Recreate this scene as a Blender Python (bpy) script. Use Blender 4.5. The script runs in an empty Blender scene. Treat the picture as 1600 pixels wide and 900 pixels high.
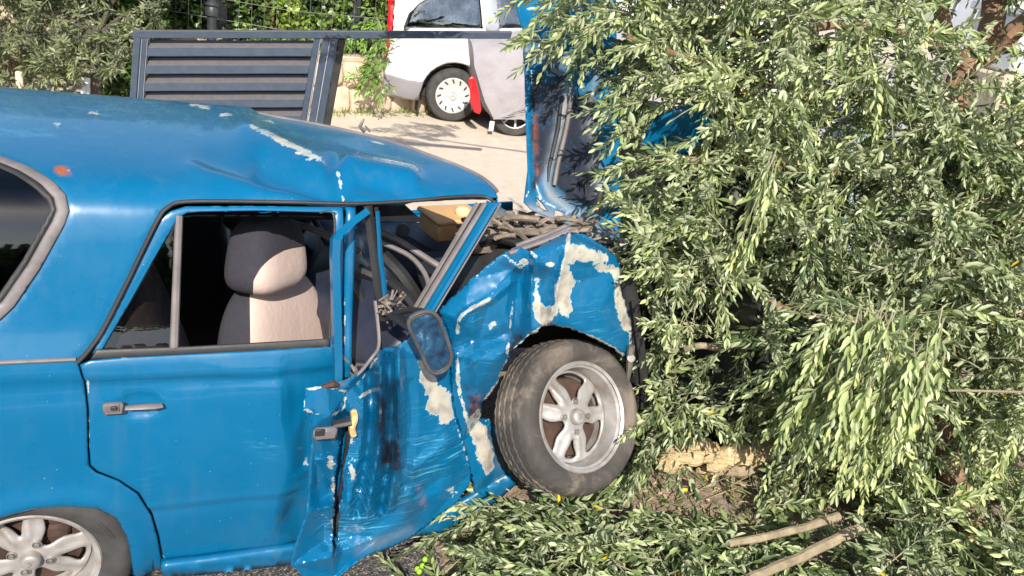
import bpy, bmesh, math, random
import numpy as np
from mathutils import Vector, Matrix, noise as mn
from mathutils.geometry import delaunay_2d_cdt
R = math.radians
random.seed(7); rng = np.random.default_rng(7)
SC = bpy.context.scene
COL = SC.collection

# ------------------------------------------------------------------ camera
F, PITCH, ROLL, H = 1250.0, 23.0, 10.0, 2.2
_p, _r = R(PITCH), R(ROLL)
FW = np.array([0, math.cos(_p), -math.sin(_p)])
_rt0 = np.array([1.0, 0, 0]); _up0 = np.cross(_rt0, FW)
RT = math.cos(_r) * _rt0 + math.sin(_r) * _up0
UP = -math.sin(_r) * _rt0 + math.cos(_r) * _up0
CAM = np.array([0, 0, H])
cd = bpy.data.cameras.new('camera'); cam = bpy.data.objects.new('camera', cd); COL.objects.link(cam)
cd.sensor_width = 36; cd.lens = F * 36 / 1600; cd.clip_start = 0.05; cd.clip_end = 600
cam.matrix_world = Matrix(((RT[0], UP[0], -FW[0], 0), (RT[1], UP[1], -FW[1], 0), (RT[2], UP[2], -FW[2], H), (0, 0, 0, 1)))
SC.camera = cam
# ------------------------------------------------------------------ sky, sun, exposure
SUN_DIR = Vector((0.12, -0.99, 0)).normalized(); SUN_EL = 37
w = bpy.data.worlds.new('World'); SC.world = w; w.use_nodes = True
nt = w.node_tree; bgn = nt.nodes['Background']; sky = nt.nodes.new('ShaderNodeTexSky')
sky.sky_type = 'NISHITA'; sky.sun_disc = False; sky.sun_elevation = R(SUN_EL)
sky.sun_rotation = math.atan2(SUN_DIR.x, SUN_DIR.y)
nt.links.new(sky.outputs[0], bgn.inputs[0]); bgn.inputs[1].default_value = 0.13
sd = bpy.data.lights.new('sun', 'SUN'); sun = bpy.data.objects.new('sun', sd); COL.objects.link(sun)
sd.energy = 5.0; sd.angle = R(0.5); sd.color = (1.0, 0.94, 0.83)
s_vec = Vector((SUN_DIR.x * math.cos(R(SUN_EL)), SUN_DIR.y * math.cos(R(SUN_EL)), math.sin(R(SUN_EL))))
sun.rotation_euler = s_vec.to_track_quat('Z', 'Y').to_euler()
SC.view_settings.view_transform = 'Standard'; SC.view_settings.look = 'None'
SC.view_settings.exposure = 0.5; SC.view_settings.gamma = 1
SC.cycles.max_bounces = 8

# ------------------------------------------------------------------ geometry of the place
def ray(x, y): return FW + RT * (x - 800) / F - UP * (y - 450) / F
def D(x, y, d): return CAM + ray(x, y) * d                       # point at a distance along the view
def G(x, y, z=0.0):
    d = ray(x, y); return CAM + d * (z - H) / d[2]
def proj(P):
    v = np.asarray(P, float) - CAM; z = v @ FW
    return 800 + F * (v @ RT) / z, 450 - F * (v @ UP) / z
W0 = G(44, 902, .28)
CH = R(26); CU = np.array([math.cos(CH), math.sin(CH), 0]); CN = np.array([-CU[1], CU[0], 0]); CZ = np.array([0, 0, 1.])
CO = np.array([W0[0], W0[1], 0])                                  # car frame: X forward, Y inward from the right side, Z up
CM = np.array([CU, CN, CZ])
def w2c(P): return (np.asarray(P, float) - CO) @ CM.T
def c2w(P): return CO + np.asarray(P, float) @ CM
CAMC = w2c(CAM)
def rayc(x, y): return CM @ ray(x, y)
def T(x, y, Y=0.0):                                               # car frame point on the plane Y
    d = rayc(x, y); return CAMC + d * (Y - CAMC[1]) / d[1]
def pc(P): return proj(c2w(P))
def cdep(x, y, d): return w2c(D(x, y, d))

# ------------------------------------------------------------------ object helpers
def tag(o, label=None, cat=None, group=None, kind=None):
    if label: o['label'] = label
    if cat: o['category'] = cat
    if group: o['group'] = group
    if kind: o['kind'] = kind
    return o
def empty(name, loc=(0, 0, 0), rz=0.0):
    o = bpy.data.objects.new(name, None); COL.objects.link(o); o.location = tuple(loc); o.rotation_euler = (0, 0, rz)
    o.empty_display_size = .1
    return o
def woff(p):
    while p is not None and p.parent is not None: p = p.parent
    return np.array(p.location) if p is not None and p.get('_w') else np.zeros(3)
def mk(name, V, Fc, mat, parent=None, smooth=True, attrs=None, loc=None):
    me = bpy.data.meshes.new(name)
    V = np.asarray(V, float)
    V = V - woff(parent)
    if loc is not None: V = V - np.asarray(loc)
    me.from_pydata(V.tolist(), [], Fc if isinstance(Fc, list) else Fc.tolist())
    mats = mat if isinstance(mat, (list, tuple)) else [mat]
    for m in mats: me.materials.append(m)
    if smooth: me.polygons.foreach_set('use_smooth', [True] * len(me.polygons))
    if attrs:
        for k, a in attrs.items():
            at = me.attributes.new(k, 'FLOAT', 'POINT'); at.data.foreach_set('value', np.asarray(a, dtype=np.float32))
    me.update()
    o = bpy.data.objects.new(name, me); COL.objects.link(o)
    if parent is not None: o.parent = parent
    if loc is not None: o.location = tuple(loc)
    return o
def wempty(name, loc): o = empty(name, loc); o['_w'] = 1; return o   # its parts are given in world coordinates
def dup(o, parent=None):
    c = o.copy(); COL.objects.link(c); c.parent = parent
    for ch in list(o.children): dup(ch, c)
    return c
def solid(o, t, off=-1.0):
    m = o.modifiers.new('thickness', 'SOLIDIFY'); m.thickness = t; m.offset = off; return o
class MB:
    def __init__(s): s.v = []; s.f = []; s.m = []
    def add(s, v, f, mi=0):
        b = len(s.v); s.v += [tuple(p) for p in v]; s.f += [tuple(i + b for i in q) for q in f]; s.m += [mi] * len(f); return s
    def box(s, c, sz, M=None, mi=0, bev=0.0):
        c = np.asarray(c, float); h = np.asarray(sz, float) / 2
        if bev:
            v = []; bv = min(bev, min(h) * .9)
            for sx in (-1, 1):
                for sy in (-1, 1):
                    for sz_ in (-1, 1):
                        sg = np.array([sx, sy, sz_])
                        for ax in range(3):
                            q = sg * (h - bv); q[ax] = sg[ax] * h[ax]; v.append(q)
            bm = bmesh.new()
            for q in v: bm.verts.new(q)
            r = bmesh.ops.convex_hull(bm, input=bm.verts); bm.verts.ensure_lookup_table()
            bm.verts.index_update()
            vv = [np.array(x.co) for x in bm.verts]; ff = [[x.index for x in f.verts] for f in bm.faces]; bm.free()
        else:
            vv = [np.array([a, b, d]) * h for a in (-1, 1) for b in (-1, 1) for d in (-1, 1)]
            ff = [(0, 1, 3, 2), (4, 6, 7, 5), (0, 4, 5, 1), (2, 3, 7, 6), (0, 2, 6, 4), (1, 5, 7, 3)]
        if M is not None: vv = [np.array(M) @ q for q in vv]
        return s.add([q + c for q in vv], ff, mi)
    def tube(s, pts, r, n=8, mi=0, cap=True, squash=None):
        pts = [np.asarray(p, float) for p in pts]; k = len(pts)
        rs = r if hasattr(r, '__len__') else [r] * k
        up = None; rings = []
        for i in range(k):
            t = pts[min(i + 1, k - 1)] - pts[max(i - 1, 0)]; t = t / (np.linalg.norm(t) + 1e-9)
            if up is None:
                up = np.array([0, 0, 1.]) if abs(t[2]) < .9 else np.array([1., 0, 0])
            a = np.cross(t, up); a /= np.linalg.norm(a) + 1e-9; b = np.cross(a, t); up = b
            sq = squash or 1
            rings.append([pts[i] + rs[i] * (math.cos(q) * a + sq * math.sin(q) * b) for q in np.linspace(0, 2 * math.pi, n, endpoint=False)])
        v = [p for g in rings for p in g]
        f = [(i * n + j, i * n + (j + 1) % n, (i + 1) * n + (j + 1) % n, (i + 1) * n + j) for i in range(k - 1) for j in range(n)]
        if cap: f += [tuple(range(n))[::-1], tuple((k - 1) * n + j for j in range(n))]
        return s.add(v, f, mi)
    def lathe(s, prof, n=48, mi=0, axis=None):
        # profile (r, y) turned round the Y axis
        v = [(r * math.cos(a), y, r * math.sin(a)) for (r, y) in prof for a in np.linspace(0, 2 * math.pi, n, endpoint=False)]
        k = len(prof)
        f = [(i * n + j, i * n + (j + 1) % n, (i + 1) * n + (j + 1) % n, (i + 1) * n + j) for i in range(k - 1) for j in range(n)]
        return s.add(v, f, mi)
    def build(s, name, mat, parent=None, smooth=True, **k):
        o = mk(name, s.v, s.f, mat, parent, smooth, **k)
        if any(s.m): o.data.polygons.foreach_set('material_index', s.m)
        if smooth:
            md = o.modifiers.new('edges', 'EDGE_SPLIT') if False else None
            try: o.data.set_sharp_from_angle(angle=R(38))
            except Exception: pass
        return o
def spl(pts, n=6, closed=False):
    # Catmull-Rom through the points
    P = [np.asarray(p, float) for p in pts]; k = len(P); out = []
    rngk = range(k if closed else k - 1)
    for i in rngk:
        g = (lambda j: P[j % k]) if closed else (lambda j: P[max(0, min(k - 1, j))])
        a, b, c, d = g(i - 1), g(i), g(i + 1), g(i + 2)
        for t in np.linspace(0, 1, n, endpoint=False):
            out.append(.5 * ((2 * b) + (c - a) * t + (2 * a - 5 * b + 4 * c - d) * t * t + (3 * b - a - 3 * c + d) * t ** 3))
    if not closed: out.append(P[-1])
    return out
def segdist(P, poly, closed=False):
    P = np.asarray(P, float); poly = np.asarray(poly, float); best = np.full(len(P), 1e9)
    A = poly if closed else poly[:-1]; B = np.roll(poly, -1, 0) if closed else poly[1:]
    for a, b in zip(A, B):
        ab = b - a; L = ab @ ab + 1e-12
        t = np.clip((P - a) @ ab / L, 0, 1); d = np.linalg.norm(P - (a + t[:, None] * ab), axis=1)
        best = np.minimum(best, d)
    return best
def inside(P, poly):
    P = np.asarray(P, float); poly = np.asarray(poly, float); c = np.zeros(len(P), bool); x, y = P[:, 0], P[:, 1]
    for a, b in zip(poly, np.roll(poly, -1, 0)):
        m = (a[1] > y) != (b[1] > y)
        c ^= m & (x < (b[0] - a[0]) * (y - a[1]) / (b[1] - a[1] + 1e-12) + a[0])
    return c
def sdf(P, poly): return segdist(P, poly, True) * np.where(inside(P, poly), 1, -1)
def resample(poly, step, closed=True):
    poly = [np.asarray(p, float) for p in poly]; out = []; k = len(poly)
    for i in range(k if closed else k - 1):
        a, b = poly[i], poly[(i + 1) % k]; n = max(1, int(np.linalg.norm(b - a) / step + .5))
        for j in range(n): out.append(a + (b - a) * j / n)
    if not closed: out.append(poly[-1])
    return np.array(out)
def cdt(outline, holes=(), step=8.0, ring=0.0):
    loops = [resample(outline, step)] + [resample(h, step) for h in holes]
    pts = []; edges = []
    for L in loops:
        b = len(pts); pts += list(L); edges += [(b + i, b + (i + 1) % len(L)) for i in range(len(L))]
    allp = np.array(pts); lo, hi = allp.min(0), allp.max(0)
    gx, gy = np.meshgrid(np.arange(lo[0] + step / 2, hi[0], step), np.arange(lo[1] + step / 2, hi[1], step))
    g = np.stack([gx.ravel(), gy.ravel()], 1)
    ok = inside(g, loops[0])
    for h in loops[1:]: ok &= ~inside(g, h)
    g = g[ok]; dist = np.min([segdist(g, L, True) for L in loops], 0) if len(g) else np.zeros(0)
    g = g[dist > max(step * .45, ring * 1.6)]
    if ring:
        for li, L in enumerate(loops):
            t = np.roll(L, -1, 0) - np.roll(L, 1, 0); t /= np.linalg.norm(t, axis=1)[:, None] + 1e-9
            for sg in (1, -1):
                q = L + sg * ring * np.stack([-t[:, 1], t[:, 0]], 1)
                k2 = inside(q, loops[0])
                for h in loops[1:]: k2 &= ~inside(q, h)
                dd = np.min([segdist(q, M_, True) for M_ in loops], 0)
                g = np.vstack([g, q[k2 & (dd > ring * .8)]])
    P = np.vstack([allp, g])
    v, e, f, *_ = delaunay_2d_cdt([Vector(p) for p in P], edges, [], 0, 1e-6)
    V = np.array([(q.x, q.y) for q in v]); Fc = np.array([list(q) for q in f])
    c = V[Fc].mean(1); ok = inside(c, loops[0])
    for h in loops[1:]: ok &= ~inside(c, h)
    Fc = Fc[ok]; used = np.unique(Fc); mp = -np.ones(len(V), int); mp[used] = np.arange(len(used))
    V = V[used]; Fc = mp[Fc]
    bd = np.min([segdist(V, L, True) for L in loops], 0)
    # orient faces the same way
    a = np.cross(V[Fc[:, 1]] - V[Fc[:, 0]], V[Fc[:, 2]] - V[Fc[:, 0]]); Fc[a < 0] = Fc[a < 0][:, ::-1]
    return V, Fc, bd
def interp(ctrl):
    # piecewise linear interpolation over the triangulated control points (px, py, value)
    C = np.array(ctrl, float); lo = C[:, :2].min(0) - 400; hi = C[:, :2].max(0) + 400
    def near(p): return C[np.argmin(((C[:, :2] - p) ** 2).sum(1)), 2]
    ext = [(x, y, near(np.array([x, y]))) for x in (lo[0], hi[0]) for y in (lo[1], hi[1])]
    C = np.vstack([C, ext])
    v, e, f, ov, *_ = delaunay_2d_cdt([Vector(c[:2]) for c in C], [], [], 0, 1e-6)
    V = np.array([(q.x, q.y) for q in v]); val = np.array([C[o[0], 2] for o in ov]); Fc = [list(q) for q in f]
    def fn(P):
        P = np.asarray(P, float); out = np.zeros(len(P))
        for t in Fc:
            a, b, c = V[t]; M = np.array([b - a, c - a]).T; dt = np.linalg.det(M)
            if abs(dt) < 1e-9: continue
            l = (P - a) @ np.linalg.inv(M).T; m = (l[:, 0] >= -1e-6) & (l[:, 1] >= -1e-6) & (l.sum(1) <= 1 + 1e-6)
            out[m] = val[t[0]] + l[m, 0] * (val[t[1]] - val[t[0]]) + l[m, 1] * (val[t[2]] - val[t[0]])
        return out
    return fn
def soft(fn, r):
    # the same surface with its creases rounded over r pixels
    offs = [(0, 0)] + [(r * math.cos(a), r * math.sin(a)) for a in np.linspace(0, 2 * math.pi, 6, endpoint=False)]
    return lambda P: np.mean([fn(np.asarray(P) + np.array(o)) for o in offs], 0)
def fnoise(P, sc, seed=0.0, oct_=3):
    return np.array([mn.fractal(Vector((p[0] * sc, p[1] * sc, seed)), 1.0, 2.0, oct_) for p in P])
def gau(P, poly, wd): return np.exp(-(segdist(P, poly) / wd) ** 2)

# ------------------------------------------------------------------ materials
class NT:
    def __init__(s, name):
        s.m = bpy.data.materials.new(name); s.m.use_nodes = True; s.t = s.m.node_tree; s.b = s.t.nodes['Principled BSDF']
        s.out = s.t.nodes['Material Output']
    def n(s, typ, **k):
        o = s.t.nodes.new('ShaderNode' + typ)
        for a, v in k.items(): setattr(o, a, v)
        return o
    def l(s, a, b): s.t.links.new(a, b)
    def noise(s, scale, detail=4, rough=.55, vec=None, dist=0.0):
        o = s.n('TexNoise'); o.inputs['Scale'].default_value = scale; o.inputs['Detail'].default_value = detail
        o.inputs['Roughness'].default_value = rough; o.inputs['Distortion'].default_value = dist
        s.l(vec if vec is not None else s.obj(), o.inputs['Vector']); return o.outputs['Fac']
    def obj(s):
        if not hasattr(s, '_o'): s._o = s.n('TexCoord').outputs['Object']
        return s._o
    def scaled(s, sx, sy, sz, rot=(0, 0, 0)):
        m = s.n('Mapping'); m.inputs['Scale'].default_value = (sx, sy, sz); m.inputs['Rotation'].default_value = rot
        s.l(s.obj(), m.inputs['Vector']); return m.outputs[0]
    def ramp(s, fac, stops, interp='LINEAR'):
        r = s.n('ValToRGB'); r.color_ramp.interpolation = interp; e = r.color_ramp.elements
        while len(e) < len(stops): e.new(.5)
        for q, (p, c) in zip(e, stops):
            q.position = p; q.color = (c, c, c, 1) if not hasattr(c, '__len__') else (*c, 1)
        s.l(fac, r.inputs[0]); return r.outputs[0]
    def mix(s, fac, a, b, blend='MIX'):
        m = s.n('Mix', data_type='RGBA', blend_type=blend)
        for i, q in ((0, fac), (6, a), (7, b)):
            if hasattr(q, 'is_linked') or hasattr(q, 'links'): s.l(q, m.inputs[i])
            elif i == 0: m.inputs[0].default_value = q
            else: m.inputs[i].default_value = (*q, 1)
        return m.outputs[2]
    def math(s, op, a, b=None, c=None, clamp=False):
        m = s.n('Math', operation=op, use_clamp=clamp)
        for i, q in enumerate((a, b, c)):
            if q is None: continue
            if hasattr(q, 'links'): s.l(q, m.inputs[i])
            else: m.inputs[i].default_value = q
        return m.outputs[0]
    def attr(s, name):
        a = s.n('Attribute', attribute_name=name); return a.outputs['Fac']
    def set(s, **k):
        for a, v in k.items():
            nm = {'col': 'Base Color', 'rough': 'Roughness', 'metal': 'Metallic', 'coat': 'Coat Weight', 'coatr': 'Coat Roughness', 'spec': 'Specular IOR Level', 'sheen': 'Sheen Weight', 'tr': 'Transmission Weight', 'ior': 'IOR'}[a]
            if hasattr(v, 'links'): s.l(v, s.b.inputs[nm])
            elif hasattr(v, '__len__'): s.b.inputs[nm].default_value = (*v, 1)
            else: s.b.inputs[nm].default_value = v
        return s
    def bump(s, h, strength=.3, dist=.01):
        b = s.n('Bump'); b.inputs['Strength'].default_value = strength; b.inputs['Distance'].default_value = dist
        s.l(h, b.inputs['Height']); s.l(b.outputs[0], s.b.inputs['Normal']); return s
def simple(name, col, rough=.5, metal=0.0, var=.25, scale=8, bump=.15, bd=.003, coat=0.0, spec=.5):
    t = NT(name); n = t.noise(scale, 6)
    lo = tuple(c * (1 - var) for c in col); hi = tuple(min(1, c * (1 + var)) for c in col)
    t.set(col=t.ramp(n, [(.3, lo), (.7, hi)]), metal=metal, coat=coat, spec=spec,
          rough=t.ramp(t.noise(scale * 2.3, 4), [(.3, max(.03, rough - .1)), (.7, min(1, rough + .1))]))
    if bump: t.bump(t.noise(scale * 6, 5), bump, bd)
    return t.m
M = {}
def paint(name, base, damaged=True):
    t = NT(name)
    big = t.noise(1.7, 4); fine = t.noise(22, 5)
    c = t.mix(t.ramp(big, [(.3, 0.0), (.7, 1.0)]), tuple(x * .93 for x in base), tuple(min(1, x * 1.06) for x in base))
    # dusty film, faintly paler
    c = t.mix(t.math('MULTIPLY', t.ramp(t.noise(5.5, 6), [(.45, 0.0), (.75, 1.0)]), .035), c, (.22, .32, .38))
    rough = t.ramp(fine, [(.3, .24), (.7, .34)])
    # rain streaks and road film, broken and uneven
    st_ = t.math('MULTIPLY', t.ramp(t.noise(1.0, 6, .6, t.scaled(26, 26, 1.6)), [(.52, 0.0), (.72, 1.0)]), t.ramp(t.noise(2.4, 3), [(.4, 0.0), (.6, 1.0)]))
    c = t.mix(t.math('MULTIPLY', st_, .16), c, (.12, .15, .17))
    # peppering of tiny chips
    vo = t.n('TexVoronoi'); vo.inputs['Scale'].default_value = 34; t.l(t.obj(), vo.inputs['Vector'])
    pep = t.math('LESS_THAN', t.math('ADD', vo.outputs['Distance'], t.math('MULTIPLY', t.noise(2.5, 2), .12)), .085)
    c = t.mix(t.math('MULTIPLY', pep, .75), c, (.5, .62, .66))
    if damaged:
        # long rubbed scratches
        v = t.scaled(4, 4, 75, (0, R(-24), 0)); s1 = t.noise(1.4, 7, .72, v, .05)
        v2 = t.scaled(9, 9, 190, (0, R(-16), 0)); s2 = t.noise(1.2, 5, .7, v2, .03)
        sc = t.math('MAXIMUM', t.ramp(s1, [(.56, 0.0), (.63, 1.0)]), t.ramp(s2, [(.6, 0.0), (.66, 1.0)]))
        sc = t.math('MULTIPLY', sc, t.attr('scr'), clamp=True)
        c = t.mix(t.math('MULTIPLY', sc, .75), c, (.10, .42, .60))
        # dark grime plus door-fold shade and dark reflections painted into the colour
        gr = t.math('MULTIPLY', t.attr('grime_shade'), t.ramp(t.noise(14, 6, .65), [(.35, 0.0), (.62, 1.0)]), clamp=True)
        gr = t.math('ADD', gr, t.math('MAXIMUM', t.math('SUBTRACT', t.attr('grime_shade'), 1.2), 0.0), clamp=True)
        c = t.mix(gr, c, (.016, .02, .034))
        # paint flaked off down to the filler, ragged outlines
        e = t.math('ADD', t.math('ADD', t.attr('chip'), t.math('MULTIPLY', t.math('SUBTRACT', t.noise(48, 8, .75), .5), 19)), t.math('MULTIPLY', t.math('SUBTRACT', t.noise(17, 4, .6), .56), 24))
        m1 = t.math('GREATER_THAN', e, 0.0); m0 = t.math('GREATER_THAN', e, -1.6)
        fil = t.ramp(t.noise(18, 6), [(.32, (.25, .23, .20)), (.5, (.42, .39, .33)), (.62, (.47, .44, .36)), (.75, (.19, .20, .20))])
        c = t.mix(m0, c, (.34, .44, .48)); c = t.mix(m1, c, fil)
        # rust and bare spots
        ru = t.math('MULTIPLY', t.attr('rust'), t.ramp(t.noise(30, 6), [(.4, 0.0), (.55, 1.0)]), clamp=True)
        c = t.mix(ru, c, (.33, .085, .03))
        # orange or grey dust layer on bare inner sheet metal
        du = t.math('MULTIPLY', t.attr('dust'), t.ramp(t.noise(9, 7, .6), [(.25, .3), (.65, 1.0)]), clamp=True)
        c = t.mix(du, c, (.23, .24, .25))
        mm = t.math('MAXIMUM', m1, t.math('MAXIMUM', ru, du), clamp=True)
        t.set(rough=t.math('ADD', rough, t.math('MULTIPLY', mm, .5), clamp=True), coat=t.math('SUBTRACT', .42, t.math('MULTIPLY', mm, .9), clamp=True))
        h = t.math('ADD', t.math('MULTIPLY', m1, -.35), t.math('MULTIPLY', t.noise(60, 4), .12))
        h = t.math('ADD', h, t.math('MULTIPLY', t.noise(9, 3), .35))
        t.bump(h, .35, .0022)
    else:
        t.set(rough=rough, coat=.6); t.bump(t.noise(7, 3), .12, .002)
    t.set(col=c, coatr=.06, spec=.38)
    return t.m
M['paint'] = paint('blue_car_paint', (.0004, .112, .248))
M['rubber'] = simple('black_rubber', (.028, .027, .028), .55, var=.35, bump=.2)
M['greyrub'] = simple('weathered_grey_rubber', (.16, .14, .14), .55, var=.25, scale=14)
M['plastic'] = simple('black_plastic', (.018, .018, .02), .4, var=.4)
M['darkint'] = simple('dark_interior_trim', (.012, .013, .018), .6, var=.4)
M['dash'] = simple('navy_dashboard_vinyl', (.022, .028, .05), .42, var=.35, scale=5)
M['charcoal'] = simple('charcoal_seat_cloth', (.035, .037, .055), .9, var=.2, scale=30, bump=.4)
M['beige'] = simple('beige_seat_cloth', (.50, .385, .33), .95, var=.1, scale=18, bump=.35, bd=.002)
M['silver'] = None
def alloy():
    t = NT('dirty_silver_alloy'); n = t.noise(9, 7, .62)
    c = t.ramp(n, [(.3, (.26, .225, .195)), (.48, (.37, .35, .335)), (.7, (.46, .45, .44))])
    c = t.mix(t.math('MULTIPLY', t.ramp(t.noise(30, 6), [(.55, 0.0), (.7, 1.0)]), .5), c, (.32, .22, .15))
    t.set(col=c, metal=.35, rough=t.ramp(t.noise(20, 4), [(.3, .32), (.7, .55)])); t.bump(t.noise(70, 4), .15, .001); return t.m
M['silver'] = alloy()
def tyre_m():
    t = NT('muddy_tyre_rubber'); n = t.noise(7, 8, .68, dist=.6)
    c = t.ramp(n, [(.30, (.035, .031, .03)), (.50, (.062, .054, .048)), (.62, (.145, .118, .096)), (.8, (.24, .19, .15))])
    t.set(col=c, rough=.85); t.bump(t.noise(45, 6), .5, .003); return t.m
M['tyre'] = tyre_m()
M['tyre_clean'] = simple('dark_tyre_rubber', (.05, .047, .046), .8, var=.35, scale=12, bump=.3)
M['brake'] = simple('rusty_brake_drum', (.055, .028, .02), .8, var=.5, scale=16, bump=.5)
t = NT('two_tone_seat_cover'); cu_ = t.attr('cut'); n_ = t.noise(60, 4)
c_ = t.mix(t.math('GREATER_THAN', cu_, 0.0), (.02, .021, .034), (.60, .46, .405)); c_ = t.mix(t.math('LESS_THAN', t.math('ABSOLUTE', t.math('ADD', cu_, 0.0)), 2.2), c_, (.03, .02, .028))
c_ = t.mix(t.math('MULTIPLY', n_, .12), c_, (.2, .16, .15)); t.set(col=c_, rough=.95); t.bump(t.math('ADD', n_, t.math('MULTIPLY', t.noise(6, 3), 3)), .4, .004); M['seatcloth'] = t.m
M['steel'] = simple('dull_steel', (.24, .22, .20), .45, .5, var=.4, scale=16)
M['dustmetal'] = simple('dust_covered_engine_parts', (.22, .175, .14), .85, var=.5, scale=16, bump=.6, bd=.006)
M['greybay'] = simple('dusty_grey_blue_bay_metal', (.10, .115, .14), .7, var=.35, scale=11, bump=.3)
M['tan'] = simple('tan_card_box', (.56, .33, .15), .8, var=.12, scale=9)
M['cream'] = simple('cream_plastic', (.70, .55, .30), .6, var=.1)
M['foam'] = simple('torn_foam', (.62, .42, .2), .95, var=.3, scale=40, bump=.8)
def glass(name, tint, gl=.08):
    t = NT(name); tr = t.n('BsdfTransparent'); tr.inputs[0].default_value = (*tint, 1); gs = t.n('BsdfGlossy'); gs.inputs['Roughness'].default_value = .02
    gs.inputs[0].default_value = (.9, .93, .95, 1)
    fr = t.n('Fresnel'); fr.inputs[0].default_value = 1.5; mx = t.n('MixShader')
    dirt = t.math('MULTIPLY', t.noise(6, 6), gl); t.l(t.math('ADD', fr.outputs[0], dirt, clamp=True), mx.inputs[0]); t.l(tr.outputs[0], mx.inputs[1]); t.l(gs.outputs[0], mx.inputs[2])
    t.l(mx.outputs[0], t.out.inputs[0]); return t.m
M['glass'] = glass('window_glass', (.55, .6, .6))
M['tint'] = glass('tinted_window_glass', (.09, .09, .10), .06)
M['tint2'] = glass('lightly_tinted_glass', (.32, .32, .34), .05)
M['film'] = glass('reflective_van_glass', (.10, .12, .13), .85)
t = NT('mirror_glass'); t.set(col=t.ramp(t.noise(9, 8, .7, dist=1.5), [(.35, (.012, .03, .07)), (.52, (.03, .10, .20)), (.6, (.05, .17, .32)), (.66, (.25, .38, .45)), (.7, (.03, .10, .2))]), metal=.5, rough=t.ramp(t.noise(12, 5), [(.3, .02), (.7, .10)])); M['mirror'] = t.m  # blue reflection of the car painted into the glass colour, with scratches
M['navy'] = None
def navy():
    t = NT('navy_grey_gate_paint'); g = t.n('NewGeometry'); sx = t.n('SeparateXYZ'); t.l(g.outputs['Normal'], sx.inputs[0])
    up = t.ramp(sx.outputs[2], [(.25, 0.0), (.6, 1.0)])
    n = t.noise(14, 6)
    base = t.ramp(n, [(.3, (.034, .050, .080)), (.7, (.050, .070, .105))])
    c = t.mix(t.math('MULTIPLY', up, t.ramp(t.noise(25, 5), [(.2, .5), (.6, 1.0)])), base, (.125, .112, .112))   # dust lying on upward faces
    t.set(col=c, rough=.5); t.bump(t.noise(40, 3), .08, .002); return t.m
M['navy'] = navy()
M['vanwhite'] = simple('white_van_paint', (.80, .80, .82), .25, var=.03, scale=3, bump=0, coat=.6)
M['vangrey'] = simple('silver_grey_bumper_paint', (.24, .23, .245), .35, var=.05, scale=3, bump=0, coat=.3)
M['red'] = simple('red_car_plastic', (.62, .01, .015), .3, var=.1, scale=5, bump=0, coat=.7)
M['cover'] = None
def cover_m():
    t = NT('grey_fabric_car_cover'); n = t.noise(5, 6)
    t.set(col=t.ramp(n, [(.3, (.27, .25, .262)), (.7, (.33, .305, .32))]), rough=.9)
    t.bump(t.math('ADD', t.noise(3.5, 5, dist=.8), t.math('MULTIPLY', t.noise(60, 2), .05)), .8, .03); return t.m
M['cover'] = cover_m()
M['wheelwhite'] = simple('white_wheel_trim', (.50, .50, .49), .4, var=.08, scale=6)
M['darkmetal'] = simple('dark_lamp_post_metal', (.03, .035, .04), .5, var=.3)
M['wire'] = simple('galvanised_wire', (.26, .27, .25), .5, .3, var=.2, bump=0)
M['stone'] = simple('pale_pink_wall_stone', (.60, .48, .36), .9, var=.25, scale=6, bump=.6, bd=.01)
M['mortar'] = simple('sandy_wall_mortar', (.52, .42, .30), .95, var=.22, scale=14, bump=.8, bd=.01)
M['whitepaint'] = simple('white_painted_metal', (.75, .76, .77), .4, var=.08, scale=4)
M['bluegrey'] = simple('pale_blue_grey_panel', (.28, .36, .50), .4, var=.1, scale=3)
M['greypanel'] = simple('grey_aluminium_profile', (.34, .36, .40), .4, .2, var=.15, scale=4)
def bark(name, a, b):
    t = NT(name); v = t.scaled(1, 1, .35); n = t.noise(16, 8, .65, v, .6)
    t.set(col=t.ramp(n, [(.3, a), (.7, b)]), rough=.9); t.bump(t.noise(28, 8, .7, v, .8), .9, .012); return t.m
M['bark'] = bark('brown_olive_bark', (.12, .062, .035), (.34, .20, .125))
M['darkbark'] = bark('dark_grey_bark', (.05, .042, .035), (.12, .10, .08))
M['barkp'] = bark('pinkish_peeled_limb', (.26, .17, .13), (.48, .35, .29))
M['branch'] = bark('pale_branch_bark', (.20, .155, .10), (.42, .34, .22))
M['twig'] = simple('green_grey_twig', (.26, .25, .15), .8, var=.3, scale=20, bump=0)
def freshwood():
    t = NT('fresh_split_wood'); v = t.scaled(1.5, 9, 9); n = t.noise(7, 8, .7, v, 1.0)
    t.set(col=t.ramp(n, [(.25, (.34, .16, .06)), (.42, (.74, .52, .26)), (.7, (.86, .72, .48))]), rough=.8); t.bump(t.noise(12, 8, .7, v, 1.0), 1.0, .02); return t.m
M['fresh'] = freshwood()
def leafm(name, stops, under, gloss=.38, transl=.25):
    t = NT(name); lv = t.attr('lv')
    c = t.ramp(lv, stops)
    geo = t.n('NewGeometry')
    c2 = t.mix(t.math('MULTIPLY', geo.outputs['Backfacing'], .75), c, under)
    t.set(col=c2, rough=gloss, spec=.55)
    tl = t.n('BsdfTranslucent'); t.l(t.mix(1.0, c, (1.0, 1.1, .6), 'MULTIPLY'), tl.inputs[0])
    mx = t.n('MixShader'); mx.inputs[0].default_value = transl
    t.l(t.b.outputs[0], mx.inputs[1]); t.l(tl.outputs[0], mx.inputs[2]); t.l(mx.outputs[0], t.out.inputs[0]); return t.m
M['olive'] = leafm('olive_leaf', [(0, (.055, .085, .034)), (.35, (.150, .205, .078)), (.65, (.33, .40, .155)), (.94, (.64, .70, .34)), (.985, (.48, .46, .2)), (1, (.66, .48, .04))], (.56, .61, .38), gloss=.38, transl=.3)
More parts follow.
